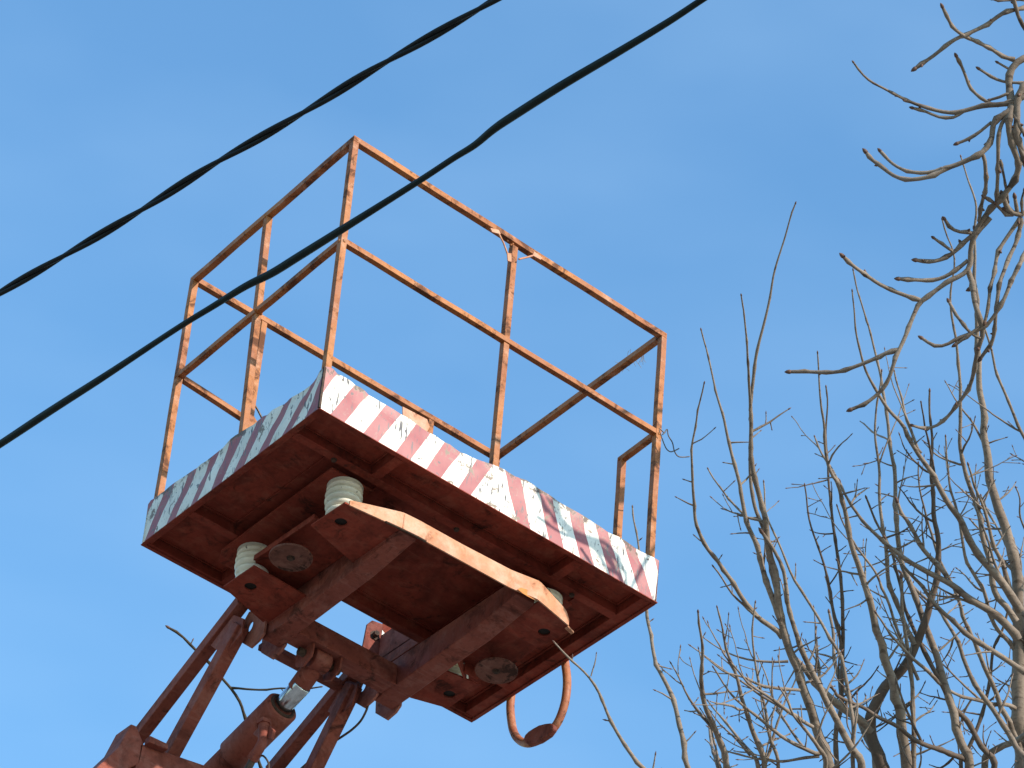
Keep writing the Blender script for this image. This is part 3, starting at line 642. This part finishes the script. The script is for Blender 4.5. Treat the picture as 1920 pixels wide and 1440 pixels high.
# ------------------------------------------------------------------ bare trees
# every limb: list of survey pixels from its free tip to where it joins, first and last thickness (pixels), material, flags
def cat3(P_, k=5): return smooth_pts(P_, k)
class Tree:
    def __init__(s, name, base, label, group=None):
        s.root = empty(name, Vector(base), label, 'tree', group); s.pts = []; s.limbs = 0; s.dfun = None
    def depth_near(s, px, py):
        best = None
        for (x, y, d) in s.pts:
            r = (x - px) ** 2 + (y - py) ** 2
            if best is None or r < best[0]: best = (r, d)
        return best
    def limb(s, P_, w0, w1, depth, mat=0, seed=0, bud=True, twigs=0.0, knot=1.0, drift=.35, down=None, join=True, wmid=None, tl=(.05, .22), name='branch', shoots=0):
        rd = random.Random(seed * 7 + s.limbs * 13 + 5); s.limbs += 1
        P_ = list(P_)
        near = s.depth_near(*P_[-1]) if (join and s.pts) else None
        d1 = near[1] if near and near[0] < 900 else depth
        d0 = d1 + rd.uniform(-drift, drift); n = len(P_)
        L = [0]
        for a, b in zip(P_, P_[1:]): L.append(L[-1] + math.hypot(a[0] - b[0], a[1] - b[1]))
        D_ = [d1 + (d0 - d1) * (1 - l / L[-1]) for l in L]
        if s.dfun: D_ = [s.dfun(x, y) for x, y in P_]
        for (x, y), d in zip(P_, D_): s.pts.append((x, y, d))
        for i in range(n - 1):
            for t in (.33, .66): s.pts.append((P_[i][0] + (P_[i + 1][0] - P_[i][0]) * t, P_[i][1] + (P_[i + 1][1] - P_[i][1]) * t, D_[i] + (D_[i + 1] - D_[i]) * t))
        W3 = [dep(x, y, d) for (x, y), d in zip(P_, D_)]
        if down is not None: W3.append(Vector(down[0])); W3 += [Vector(k) for k in down[1:]]
        C3 = resample(W3 if knot > 1.2 else smooth_pts(W3, 2), .016 * depth / 10)
        for _ in range(2 if knot > 1.2 else 1): C3 = [C3[0]] + [(C3[i - 1] + C3[i] * 2 + C3[i + 1]) / 4 for i in range(1, len(C3) - 1)] + [C3[-1]]
        tot = sum((b - a).length for a, b in zip(C3, C3[1:])); l = 0; rad = []; acc = 0
        vis = L[-1] * depth / F; nxt = .03; pts = []
        kw = .84 if knot > 1.2 else .88; k0 = w0 * depth / F / 2 * kw; k1 = w1 * depth / F / 2 * kw
        knots = []; q_ = rd.uniform(.01, .05)
        while q_ < tot: knots.append(q_); q_ += rd.uniform(.035, .10) * depth / 10
        kk = [0] + knots + [tot + 1]; kv = [Vector((0, 0, 0))] + [Vector([rd.uniform(-1, 1) for _ in range(3)]) for _ in knots] + [Vector((0, 0, 0))]
        kxyz = [[v[j] for v in kv] for j in range(3)]
        off = Vector((rd.random() * 50, rd.random() * 50, 0)); wig = .0034 * knot * depth / 10
        for i, p in enumerate(C3):
            if i: l += (p - C3[i - 1]).length
            t = min(1, l / vis); r = k0 + (k1 - k0) * t ** (1.0 if w1 < 14 else 1.25) * (.92 if w1 > 14 else 1)
            if l > vis: r = k1 * (1 + .10 * (l - vis))
            for kq in knots:
                e = abs(l - kq)
                if e < .016: r *= 1 + .38 * knot * (1 - e / .016) * (1 if r < .012 else .5)
            if down is None or l <= vis: r *= ((p.x - CAM[0]) * Rm[2][0] + (p.y - CAM[1]) * Rm[2][1] + (p.z - CAM[2]) * Rm[2][2]) / depth
            w_ = noise.noise_vector(off + Vector((l * 9, 0, 0))) * wig
            kz = Vector([float(np.interp(l, kk, kxyz[j])) for j in range(3)]) * min(r, .010) * (.75 if knot > 1.2 else .8); w_ = w_ + kz
            pts.append(p + w_ * min(1, l / .05) * (1 if i < len(C3) - 1 else 0)); rad.append(r)
        mb = MB(); mb.tube(pts, rad, 8 if w1 < 12 else 12, 0)
        T0 = (pts[0] - pts[min(2, len(pts) - 1)]).normalized()
        def budat(p, dr, r, ln):
            mb.lathe(p - dr * r * .5, [(.0004, 0), (r * .9, ln * .05), (r * 1.25, ln * .35), (r * .95, ln * .7), (r * .2, ln)], 8, 1, axis=dr)
        if bud: budat(pts[0], T0, k0 * 1.05, k0 * (4.2 if knot > 1.2 else 5))
        if knot > 1.2:                                   # short spurs and leaf scars of the near tree
            for kq in knots:
                if rd.random() < .45 and kq < vis:
                    i = min(len(pts) - 2, int(kq / tot * len(pts))); r = rad[i]
                    dr = noise.random_unit_vector(); dr = (dr - T0 * dr.dot(T0)).normalized() if True else dr
                    if r < .016: budat(pts[i] + dr * r * .4, (dr + T0 * .6).normalized(), r * .5, r * 1.9)
        if twigs > 0:
            l = 0; nx = rd.uniform(.04, .15); side = 1
            for i in range(1, len(pts) - 2):
                l += (pts[i] - pts[i - 1]).length
                if l > vis + .5: break
                dq = pts[i] - Vector(CAM); py_ = 720 + F * (Rm[1][0] * dq.x + Rm[1][1] * dq.y + Rm[1][2] * dq.z) / (Rm[2][0] * dq.x + Rm[2][1] * dq.y + Rm[2][2] * dq.z)
                if py_ < 800 + 90 * rd.random(): continue
                if l > nx:
                    nx = l + rd.uniform(.35, 1.5) * .10 / twigs
                    T = (pts[i - 1] - pts[i + 1]).normalized(); sidev = T.cross(Vector((Rm[2][0], Rm[2][1], Rm[2][2]))).normalized(); side = -side if rd.random() < .8 else side
                    dr = (T * rd.uniform(.25, .9) + sidev * side * rd.uniform(.6, 1.3) + Vector([rd.uniform(-.7, .7) for _ in range(3)])).normalized()
                    Lt = (tl[0] + (tl[1] - tl[0]) * rd.random() ** 2.0) * (1 if rd.random() > .35 else .3)
                    r0 = min(rad[i] * .7, .0032 + Lt * .013)
                    twig(mb, rd, pts[i], dr, Lt, r0, 0, depth)
        if shoots and w1 >= 7:
            for q_ in range(max(1, int(shoots * vis * 1.6))):
                i = rd.randrange(len(pts) // 4, max(len(pts) // 4 + 1, min(len(pts) - 2, int(len(pts) * vis / max(tot, vis))))); T = (pts[i - 1] - pts[i + 1]).normalized()
                dr = (T + Vector((0, 0, .3)) + Vector([rd.uniform(-.6, .6) for _ in range(3)])).normalized(); Lt = rd.uniform(.18, .48)
                shoot(mb, rd, pts[i], dr, Lt, min(rad[i] * .7, .004 + Lt * .007), depth)
        build(mb, name, [mat, 'bud'], s.root)
def shoot(mb, rd, p, dr, L, r0, depth):
    n = int(L / .03); pts = [p]; rr = [r0]; d = dr.copy()
    for i in range(n):
        d = (d + Vector([rd.uniform(-.09, .09) for _ in range(3)]) + Vector((0, 0, .035))).normalized(); pts.append(pts[-1] + d * .03)
        k = (i + 1) / n; rr.append(max(.0018, r0 * (1 - .65 * k)) * (1 + .12 * (i % 2)))
        if rd.random() < .32 and i < n - 1:
            s_ = (d * .7 + Vector([rd.uniform(-1, 1) for _ in range(3)])).normalized(); twig(mb, rd, pts[-1], s_, rd.uniform(.03, .13), rr[-1] * .75, 0, depth)
    mb.tube(pts, rr, 6, 0); r = rr[-1] * 1.3
    mb.lathe(pts[-1] - d * r, [(.0003, 0), (r * .9, r * .8), (r * 1.1, r * 2.6), (r * .2, r * 6)], 5, 1, axis=d)
def twig(mb, rd, p, dr, L, r0, lvl, depth):
    n = max(2, int(L / .022)); pts = [p]; rr = [r0]; d = dr.copy()
    for i in range(n):
        d = (d + Vector([rd.uniform(-.16, .16) for _ in range(3)]) + Vector((0, 0, .05))).normalized()
        pts.append(pts[-1] + d * L / n); k = (i + 1) / n; rr.append(max(.0017, r0 * (1 - .62 * k)) * (1 + .18 * (i % 2)))
        if lvl < 1 and L > .10 and rd.random() < .30 and 0 < i < n - 1:
            s_ = (d * .6 + Vector([rd.uniform(-1, 1) for _ in range(3)])).normalized(); twig(mb, rd, pts[-1], s_, L * rd.uniform(.18, .4), rr[-1] * .75, lvl + 1, depth)
    mb.tube(pts, rr, 5, 0)
    r = max(.0026, rr[-1] * 1.3)
    mb.lathe(pts[-1] - d * r, [(.0003, 0), (r * .9, r * .8), (r * 1.1, r * 2.6), (r * .2, r * 6)], 5, 1, axis=d)

# -- the near tree whose budded branches hang in from the right edge -------------
A0 = dep(2330, 380, 14.4); TR = Vector((A0.x + 1.0, A0.y - .8, 0))
t0 = Tree('bare_tree', (TR.x, TR.y, 0), 'near bare tree hanging thick budded twigs into the upper right corner')
t0.dfun = lambda x, y: 10.9 + max(0, y) / 800 * .15 + (max(0, x - 1925) / 405) ** 1.3 * 3.75 + .05 * math.sin(x * .013 + y * .02)
near_limbs = [
 ([(2330, 330), (2150, 330), (2040, 250), (1960, 120), (1920, 108), (1903, 113), (1893, 130), (1892, 153), (1896, 180), (1893, 213), (1890, 247), (1898, 277), (1908, 307), (1900, 337), (1883, 360), (1870, 383), (1853, 403), (1830, 427), (1817, 457), (1815, 480), (1815, 507), (1793, 522), (1763, 538), (1742, 552), (1727, 563), (1720, 583), (1705, 617), (1695, 640), (1687, 657), (1680, 680), (1670, 707), (1657, 727), (1640, 743), (1620, 757), (1598, 767)][::-1], 8, 24, 'k'),
 ([(2150, 330), (2010, 170), (1950, 140), (1920, 160), (1907, 187), (1907, 217), (1902, 247), (1917, 277), (1935, 330), (1930, 400), (1915, 408), (1900, 400), (1889, 388), (1882, 372)][::-1], 12, 20, 'k'),
 ([(1768, 15), (1772, 32), (1787, 50), (1800, 63), (1817, 72), (1840, 83), (1870, 95), (1902, 112)], 7, 9, ''),
 ([(1718, 127), (1740, 113), (1763, 95), (1790, 75), (1810, 67), (1833, 53), (1860, 37), (1880, 23), (1920, 15), (1990, 20), (2040, 100), (2060, 270)], 8, 12, ''),
 ([(1601, 118), (1610, 133), (1637, 155), (1673, 175), (1700, 185), (1727, 198), (1753, 207), (1777, 212), (1807, 208), (1840, 202), (1880, 199), (1907, 190), (1925, 178), (1960, 160)], 4, 14, ''),
 ([(1713, 203), (1737, 208), (1760, 222), (1790, 224), (1802, 219), (1807, 209)], 6, 7, ''),
 ([(1794, 107), (1802, 123), (1813, 143), (1823, 167), (1840, 185), (1860, 195), (1872, 199)], 7, 7, ''),
 ([(1857, 187), (1877, 185), (1890, 178), (1896, 176)], 6, 6, ''),
 ([(1837, 130), (1857, 142), (1880, 152), (1920, 154), (1950, 150)], 6, 7, ''),
 ([(1872, 118), (1888, 128), (1893, 130)], 5, 6, ''),
 ([(1483, 697), (1500, 698), (1540, 698), (1577, 697), (1587, 692), (1613, 682), (1643, 670), (1670, 658), (1687, 655)], 8, 9, ''),
 ([(1582, 482), (1607, 503), (1630, 520), (1647, 533), (1670, 547), (1700, 555), (1727, 563)], 8, 9, ''),
 ([(1688, 523), (1707, 523), (1737, 527), (1763, 523), (1783, 515), (1800, 498), (1815, 488)], 8, 9, ''),
 ([(1720, 488), (1740, 492), (1760, 490), (1780, 480), (1793, 472), (1810, 453), (1840, 430), (1857, 408)], 8, 12, ''),
 ([(1772, 412), (1780, 425), (1797, 438), (1812, 439), (1822, 437)], 7, 8, ''),
 ([(1752, 447), (1765, 458), (1783, 472), (1790, 474)], 6, 7, ''),
 ([(1625, 287), (1630, 297), (1653, 315), (1670, 330), (1693, 335), (1723, 335), (1750, 330), (1770, 318), (1793, 310), (1820, 298), (1842, 287), (1853, 267), (1862, 257), (1855, 233), (1867, 220), (1887, 212), (1895, 205)], 8, 14, ''),
 ([(1652, 285), (1667, 300), (1690, 318), (1723, 323), (1750, 322), (1767, 317)], 7, 8, ''),
 ([(1797, 268), (1817, 260), (1837, 247), (1853, 235), (1859, 229)], 7, 7, ''),
 ([(1835, 415), (1842, 383), (1848, 350), (1845, 320), (1843, 290)], 8, 9, 'n'),
 ([(1868, 385), (1868, 360), (1872, 327), (1873, 293), (1875, 253), (1880, 220), (1893, 211)], 8, 9, 'n'),
 ([(1890, 377), (1888, 353), (1882, 327), (1875, 300)], 5, 6, ''),
 ([(1920, 300), (1910, 273), (1902, 250), (1901, 243)], 8, 9, ''),
 ([(1920, 250), (1912, 236), (1903, 222), (1900, 214)], 8, 9, ''),
 ([(1847, 602), (1853, 573), (1858, 560), (1859, 539), (1865, 508), (1867, 485), (1878, 462), (1893, 439), (1907, 413), (1912, 408)], 7, 9, ''),
 ([(1840, 670), (1862, 637), (1866, 607), (1867, 573), (1872, 548), (1873, 532), (1887, 505), (1894, 482), (1907, 456), (1913, 419), (1914, 408)], 8, 10, ''),
 ([(1730, 635), (1747, 648), (1767, 650), (1790, 638), (1813, 628), (1837, 613), (1850, 605), (1877, 573), (1885, 560), (1905, 513), (1920, 478), (1950, 420), (2000, 330), (2040, 262)], 7, 12, ''),
 ([(1793, 645), (1806, 636), (1823, 622), (1838, 612)], 7, 7, ''),
 ([(1712, 798), (1723, 803), (1757, 802), (1770, 790), (1787, 770), (1807, 743), (1822, 713), (1828, 683), (1837, 647), (1843, 630), (1843, 613), (1835, 587), (1827, 557), (1825, 530), (1815, 507)], 6, 13, ''),
 ([(1780, 567), (1793, 590), (1810, 617), (1827, 632), (1838, 634)], 7, 7, ''),
 ([(1900, -6), (1905, 27), (1907, 40), (1920, 57), (1945, 80), (1955, 112)], 8, 9, 'n'),
 ([(1862, -2), (1893, 3), (1925, 2), (1985, 18)], 6, 8, ''),
 ([(1847, 370), (1862, 378), (1880, 392), (1893, 402), (1900, 403)], 7, 8, ''),
 ([(1903, 372), (1904, 388), (1908, 402)], 8, 8, ''),
 ([(1920, 358), (1914, 372), (1915, 395), (1917, 406)], 5, 7, ''),
]
for i, (P_, a, b, fl) in enumerate(near_limbs):
    t0.limb(P_, a, b, 10.9, 'bark_near', seed=i, bud='n' not in fl, knot=1.5 if b < 16 else 1.3, drift=.0 if 'k' in fl else .22, join=True)
tk = MB(); J = A0; tk.tube(smooth_pts([J + Vector((-.05, .0, .9)), J + Vector((-.02, 0, .25)), J + Vector((.12, -.08, -.3)), J + Vector((.5, -.35, -1.4)), Vector((TR.x, TR.y, -4.5)), Vector((TR.x, TR.y, -GZ - .1))], 8), [.045 + .0035 * i for i in range(41)], 20)
build(tk, 'trunk', 'bark_near', t0.root)

# -- trees further back ------------------------------------------------------------
def far_tree(label, limbs, depth, mat, junction, seed, twigs=.8, tl=(.05, .24), group='bare trees behind the lift', drift=.4, trunk_r=.11, shoots=0):
    J = dep(*junction); base = Vector((J.x, J.y, 0)); t = Tree('bare_tree', base, label, group)
    for i, L_ in enumerate(limbs):
        P_, a, b = L_[:3]; fl = L_[3] if len(L_) > 3 else ''
        last = P_[-1]; down = None
        if last[1] >= 1436 and 'x' not in fl:
            e = dep(last[0], last[1], depth); down = [e.lerp(J, .5) + Vector((0, 0, .25)), J]
        t.limb(P_, a, b, depth, 'bark_dark' if 'd' in fl else 'bark_brown' if 'b' in fl else mat, seed=seed + i, bud=True, twigs=twigs * (.5 if 's' in fl else 1), knot=.9, drift=drift, down=down, tl=tl, shoots=shoots)
    tk = MB(); tk.tube(smooth_pts([J + Vector((0, 0, .15)), J + Vector((.03, .02, -.8)), Vector((base.x + .05, base.y, -GZ * .6)), Vector((base.x, base.y, -GZ - .1))], 6), [trunk_r * (.55 + .032 * i) for i in range(19)], 16); build(tk, 'trunk', mat, t.root)
    return t
L_A = [
 ([(1491, 383), (1480, 415), (1468, 455), (1452, 505), (1443, 560), (1436, 600), (1425, 640), (1413, 700), (1408, 770), (1408, 850), (1420, 910), (1432, 960), (1440, 1000), (1447, 1046), (1458, 1086), (1461, 1122), (1465, 1165), (1475, 1214), (1496, 1260), (1511, 1306), (1527, 1351), (1539, 1391), (1554, 1440)], 3, 24),
 ([(1390, 555), (1399, 620), (1403, 700), (1406, 770)], 3, 6),
 ([(1315, 620), (1328, 670), (1342, 730), (1360, 800), (1372, 860), (1390, 910), (1400, 980), (1406, 1000), (1420, 1037), (1435, 1080), (1450, 1122), (1465, 1171)], 3, 14),
 ([(1407, 790), (1407, 858), (1406, 900), (1411, 950), (1427, 989), (1440, 1035), (1450, 1080), (1459, 1120)], 6, 10),
 ([(1320, 720), (1312, 760), (1300, 820), (1297, 870), (1300, 960), (1313, 1000), (1327, 1030), (1349, 1055), (1371, 1089), (1392, 1122), (1420, 1153), (1444, 1174), (1466, 1196)], 3, 11),
 ([(1338, 1063), (1355, 1085), (1374, 1113), (1414, 1150), (1424, 1156)], 3, 6),
 ([(1328, 880), (1350, 915), (1372, 940), (1398, 967)], 3, 5, 's'),
 ([(1432, 905), (1437, 960), (1452, 1000), (1466, 1034), (1481, 1070), (1499, 1104), (1521, 1134), (1539, 1168), (1557, 1199), (1575, 1225), (1590, 1300), (1600, 1440)], 3, 9),
 ([(1430, 1000), (1470, 1060), (1478, 1140), (1490, 1177), (1499, 1207), (1509, 1234), (1530, 1273), (1549, 1313), (1560, 1330), (1577, 1361), (1591, 1386), (1606, 1413), (1618, 1440)], 7, 18),
]
L_B = [
 ([(1309, 1149), (1314, 1188), (1317, 1225), (1314, 1265), (1318, 1290), (1321, 1319), (1332, 1346), (1347, 1386), (1367, 1440)], 4, 13),
 ([(1330, 1357), (1335, 1390), (1347, 1440)], 5, 7),
 ([(1345, 1140), (1355, 1177), (1367, 1227), (1384, 1275), (1393, 1317), (1403, 1348), (1413, 1386), (1426, 1419), (1432, 1440)], 3, 12),
 ([(1416, 1131), (1410, 1190), (1413, 1227), (1424, 1282), (1434, 1327), (1441, 1373), (1451, 1402), (1459, 1440)], 3, 8),
 ([(1321, 1197), (1342, 1212), (1365, 1224), (1388, 1233), (1415, 1240), (1447, 1243), (1478, 1240)], 2, 6, 's'),
 ([(1323, 1233), (1338, 1244), (1359, 1260), (1395, 1270), (1426, 1284), (1459, 1291), (1499, 1294)], 2, 7, 's'),
 ([(1338, 1252), (1355, 1280), (1378, 1309), (1405, 1332), (1436, 1359), (1463, 1380), (1499, 1398), (1520, 1408), (1538, 1413)], 3, 9),
 ([(1371, 1243), (1397, 1273), (1422, 1295), (1447, 1311), (1478, 1332), (1501, 1352), (1524, 1363)], 3, 8),
 ([(1461, 1289), (1480, 1317), (1488, 1340), (1507, 1365), (1528, 1392), (1540, 1413), (1551, 1440)], 3, 9),
 ([(1328, 1315), (1349, 1340), (1372, 1367), (1388, 1390), (1409, 1415), (1424, 1440)], 3, 9),
 ([(1332, 1334), (1350, 1358), (1374, 1378), (1390, 1395), (1407, 1416)], 2, 6, 's'),
 ([(1332, 1315), (1363, 1323), (1395, 1330)], 2, 5, 's'),
 ([(1357, 1406), (1384, 1415), (1415, 1423), (1457, 1426), (1499, 1422), (1536, 1418)], 3, 7, 's'),
 ([(1335, 1400), (1345, 1425), (1352, 1440)], 3, 5),
]
L_C = [
 ([(1743, 735), (1742, 773), (1748, 807), (1747, 873), (1749, 900), (1751, 937), (1755, 994), (1759, 1050), (1759, 1087), (1743, 1140), (1727, 1188), (1716, 1209), (1710, 1230), (1693, 1257), (1672, 1277), (1652, 1298), (1637, 1332), (1631, 1359), (1641, 1400), (1655, 1440)], 4, 30, 'b'),
 ([(1466, 1170), (1480, 1221), (1499, 1244), (1520, 1273), (1547, 1302), (1572, 1323), (1599, 1344), (1622, 1359), (1634, 1372)], 11, 19),
 ([(1653, 697), (1643, 773), (1640, 810), (1643, 840), (1647, 873), (1647, 900), (1650, 956), (1661, 1020), (1665, 1080), (1683, 1140), (1691, 1150), (1702, 1186), (1716, 1209)], 3, 11),
 ([(1533, 663), (1535, 723), (1540, 760), (1547, 807), (1550, 860), (1565, 897), (1571, 900), (1581, 937), (1588, 975), (1594, 1012), (1607, 1050), (1620, 1087), (1635, 1132), (1644, 1177), (1654, 1219), (1669, 1264), (1680, 1309), (1689, 1361), (1699, 1440)], 3, 26),
 ([(1549, 727), (1550, 773), (1548, 807), (1553, 873), (1555, 922), (1562, 975), (1567, 1024), (1573, 1069), (1579, 1125), (1581, 1181), (1579, 1237), (1579, 1324), (1570, 1440)], 3, 11, 'b'),
 ([(1509, 911), (1517, 975), (1534, 1024), (1549, 1072), (1558, 1125), (1567, 1170), (1577, 1219)], 3, 7, 'b'),
 ([(1600, 508), (1607, 543), (1622, 590), (1633, 627), (1643, 667), (1653, 713), (1660, 757), (1665, 817), (1672, 867), (1678, 907), (1682, 956), (1682, 1012), (1687, 1057), (1710, 1110), (1729, 1155), (1747, 1200), (1762, 1249), (1777, 1297), (1792, 1350), (1807, 1402), (1817, 1440)], 3, 20),
 ([(1598, 547), (1602, 590), (1607, 640), (1617, 680), (1630, 710), (1650, 743), (1673, 777), (1697, 803), (1713, 833), (1731, 864), (1742, 881), (1756, 906), (1773, 937), (1792, 966), (1817, 1008), (1835, 1037), (1854, 1062), (1877, 1089), (1894, 1116), (1912, 1145)], 3, 20),
 ([(1677, 697), (1687, 733), (1697, 773), (1710, 807), (1727, 850)], 3, 7),
 ([(1575, 905), (1597, 947), (1626, 985), (1655, 1014), (1688, 1041), (1727, 1064), (1754, 1083), (1783, 1097), (1817, 1120), (1846, 1139), (1873, 1158), (1908, 1198)], 5, 20),
 ([(1683, 943), (1690, 960), (1700, 972), (1717, 1002), (1731, 1031), (1752, 1058), (1777, 1083)], 7, 11),
 ([(1660, 1010), (1680, 1045), (1702, 1072), (1719, 1091), (1735, 1110), (1754, 1133), (1777, 1158), (1785, 1161), (1810, 1188), (1837, 1205), (1864, 1221), (1893, 1240), (1920, 1259), (1940, 1270)], 5, 13),
 ([(1690, 1075), (1735, 1120), (1768, 1152), (1789, 1190), (1804, 1219), (1814, 1248), (1829, 1282), (1845, 1309), (1860, 1327), (1879, 1357), (1897, 1382), (1914, 1411), (1925, 1440)], 5, 13),
 ([(1625, 935), (1655, 1000), (1676, 1040), (1687, 1087), (1695, 1140), (1714, 1180), (1733, 1217), (1747, 1252), (1764, 1282), (1781, 1313), (1806, 1344), (1827, 1380), (1850, 1415), (1862, 1440)], 4, 13, 'b'),
 ([(1690, 1085), (1697, 1182), (1702, 1223), (1706, 1257), (1710, 1296), (1714, 1338), (1715, 1375), (1714, 1440)], 6, 11),
 ([(1643, 1150), (1664, 1180), (1695, 1215), (1716, 1238), (1747, 1265), (1768, 1286)], 4, 8),
 ([(1560, 1290), (1591, 1315), (1629, 1334), (1664, 1355), (1695, 1375), (1727, 1392), (1758, 1407), (1795, 1421), (1815, 1430)], 6, 11, 'b'),
 ([(1555, 1150), (1560, 1178), (1564, 1234), (1572, 1269), (1591, 1305), (1604, 1332), (1618, 1369), (1629, 1400), (1645, 1440)], 5, 12),
 ([(1570, 950), (1590, 1000), (1625, 1050), (1655, 1100), (1685, 1190), (1705, 1240), (1722, 1275)], 3, 8),
 ([(1727, 755), (1734, 800), (1745, 850), (1751, 900)], 3, 5, 'b'),
 ([(1613, 790), (1645, 815), (1660, 820), (1666, 826)], 2, 4, 's'),
 ([(1528, 820), (1540, 850), (1560, 880), (1575, 912)], 3, 7),
]
L_D = [
 ([(1767, 413), (1775, 445), (1790, 472), (1791, 500), (1784, 537), (1782, 583), (1793, 627), (1798, 665), (1800, 700), (1798, 747), (1802, 790), (1798, 830), (1807, 873), (1812, 895), (1825, 933), (1833, 960), (1840, 985), (1846, 1022), (1854, 1054), (1862, 1089), (1871, 1120), (1887, 1135), (1905, 1165)], 3, 15),
 ([(1802, 295), (1812, 330), (1828, 375), (1830, 417), (1826, 440), (1827, 473), (1827, 523), (1833, 573), (1832, 627), (1835, 673), (1835, 717), (1842, 760), (1847, 807), (1853, 857), (1854, 887), (1862, 914), (1871, 943), (1879, 972), (1890, 1006), (1900, 1039), (1906, 1068), (1908, 1100), (1910, 1160), (1912, 1300), (1916, 1440)], 3, 38),
 ([(1833, 573), (1847, 617), (1860, 660), (1870, 703), (1883, 733), (1900, 773), (1920, 823), (1950, 900), (1960, 1000), (1940, 1120), (1918, 1230)], 4, 12),
 ([(1816, 873), (1821, 892), (1827, 912), (1840, 939), (1850, 972), (1858, 1006), (1871, 1037), (1881, 1068), (1894, 1102), (1908, 1140)], 4, 12),
 ([(1773, 820), (1777, 867), (1780, 908), (1794, 954), (1800, 985), (1806, 1039), (1817, 1064), (1829, 1091), (1844, 1112), (1854, 1141), (1872, 1182), (1893, 1202), (1910, 1230)], 3, 10),
 ([(1722, 870), (1724, 914), (1732, 950), (1740, 985), (1750, 1020), (1762, 1052), (1779, 1081), (1794, 1116), (1804, 1142), (1818, 1186), (1835, 1217), (1845, 1250), (1862, 1282), (1875, 1313), (1887, 1344), (1902, 1386), (1916, 1440)], 3, 13),
 ([(1889, 1148), (1879, 1182), (1868, 1202), (1860, 1223), (1856, 1265), (1850, 1302), (1841, 1340), (1829, 1373), (1810, 1415), (1800, 1440)], 5, 9, 'b'),
 ([(1781, 1295), (1800, 1305), (1831, 1315), (1862, 1323), (1893, 1323), (1914, 1336)], 6, 9),
 ([(1840, 930), (1855, 960), (1885, 1020), (1905, 1060), (1925, 1100)], 3, 7),
 ([(1905, 915), (1913, 935), (1912, 970), (1925, 1000), (1950, 1050), (1948, 1110)], 3, 6),
 ([(1820, 975), (1850, 1010), (1880, 1050), (1904, 1075)], 3, 7, 's'),
 ([(1944, 1365), (1920, 1378), (1880, 1400), (1860, 1415), (1845, 1440)], 12, 15),
]
far_tree('bare tree with tall slim shoots rising nearest to the platform', L_A, 13.6, 'bark_far', (1530, 2080, 13.6), 11, .75)
far_tree('low bare tree whose twigs fan out left at the bottom of the thicket', L_B, 13.0, 'bark_far', (1440, 2010, 13.0), 131, 1.0, shoots=.25)
far_tree('dense bare tree with a dark forked stem in the middle of the thicket', L_C, 14.6, 'bark_far', (1720, 2160, 14.6), 257, 1.1, (.04, .24), shoots=.45)
far_tree('bare tree with a straight thick pale stem along the right edge', L_D, 15.6, 'bark_far', (1922, 2140, 15.6), 391, 1.15, (.04, .24), trunk_r=.12, shoots=.5)
far_tree('slim bare sapling whose single shoot passes behind the right end of the platform', [([(1186, 952), (1190, 985), (1198, 1027), (1206, 1090), (1212, 1145), (1218, 1190), (1230, 1235), (1245, 1270), (1258, 1300), (1268, 1330), (1277, 1370), (1285, 1410), (1292, 1440)], 3, 11)], 12.6, 'bark_far', (1330, 1900, 12.6), 17, .55, (.03, .10), trunk_r=.05)
far_tree('thin bare sapling rising beside the foot hoop under the platform', [([(1040, 1205), (1063, 1230), (1085, 1250), (1105, 1270), (1125, 1300), (1140, 1340), (1165, 1385), (1195, 1425), (1208, 1440)], 3, 9), ([(1118, 1226), (1116, 1245), (1108, 1268)], 2, 3, 's')], 10.2, 'bark_far', (1320, 1900, 10.2), 29, .6, (.03, .08), drift=.02, trunk_r=.05)
far_tree('low forked dark twig showing between the arms of the boom', [([(318, 1178), (345, 1195), (370, 1220), (395, 1245), (420, 1275), (433, 1290), (450, 1315), (455, 1335), (470, 1380), (490, 1440)], 5, 7, 'd'), ([(600, 1288), (560, 1292), (525, 1290), (500, 1293), (470, 1292), (433, 1290)][::1], 3, 5, 'ds'), ([(400, 1205), (396, 1215), (385, 1222), (378, 1228)], 2, 3, 'ds')], 12.4, 'bark_brown', (560, 1900, 12.4), 43, .15, (.02, .04), drift=.05, trunk_r=.05)
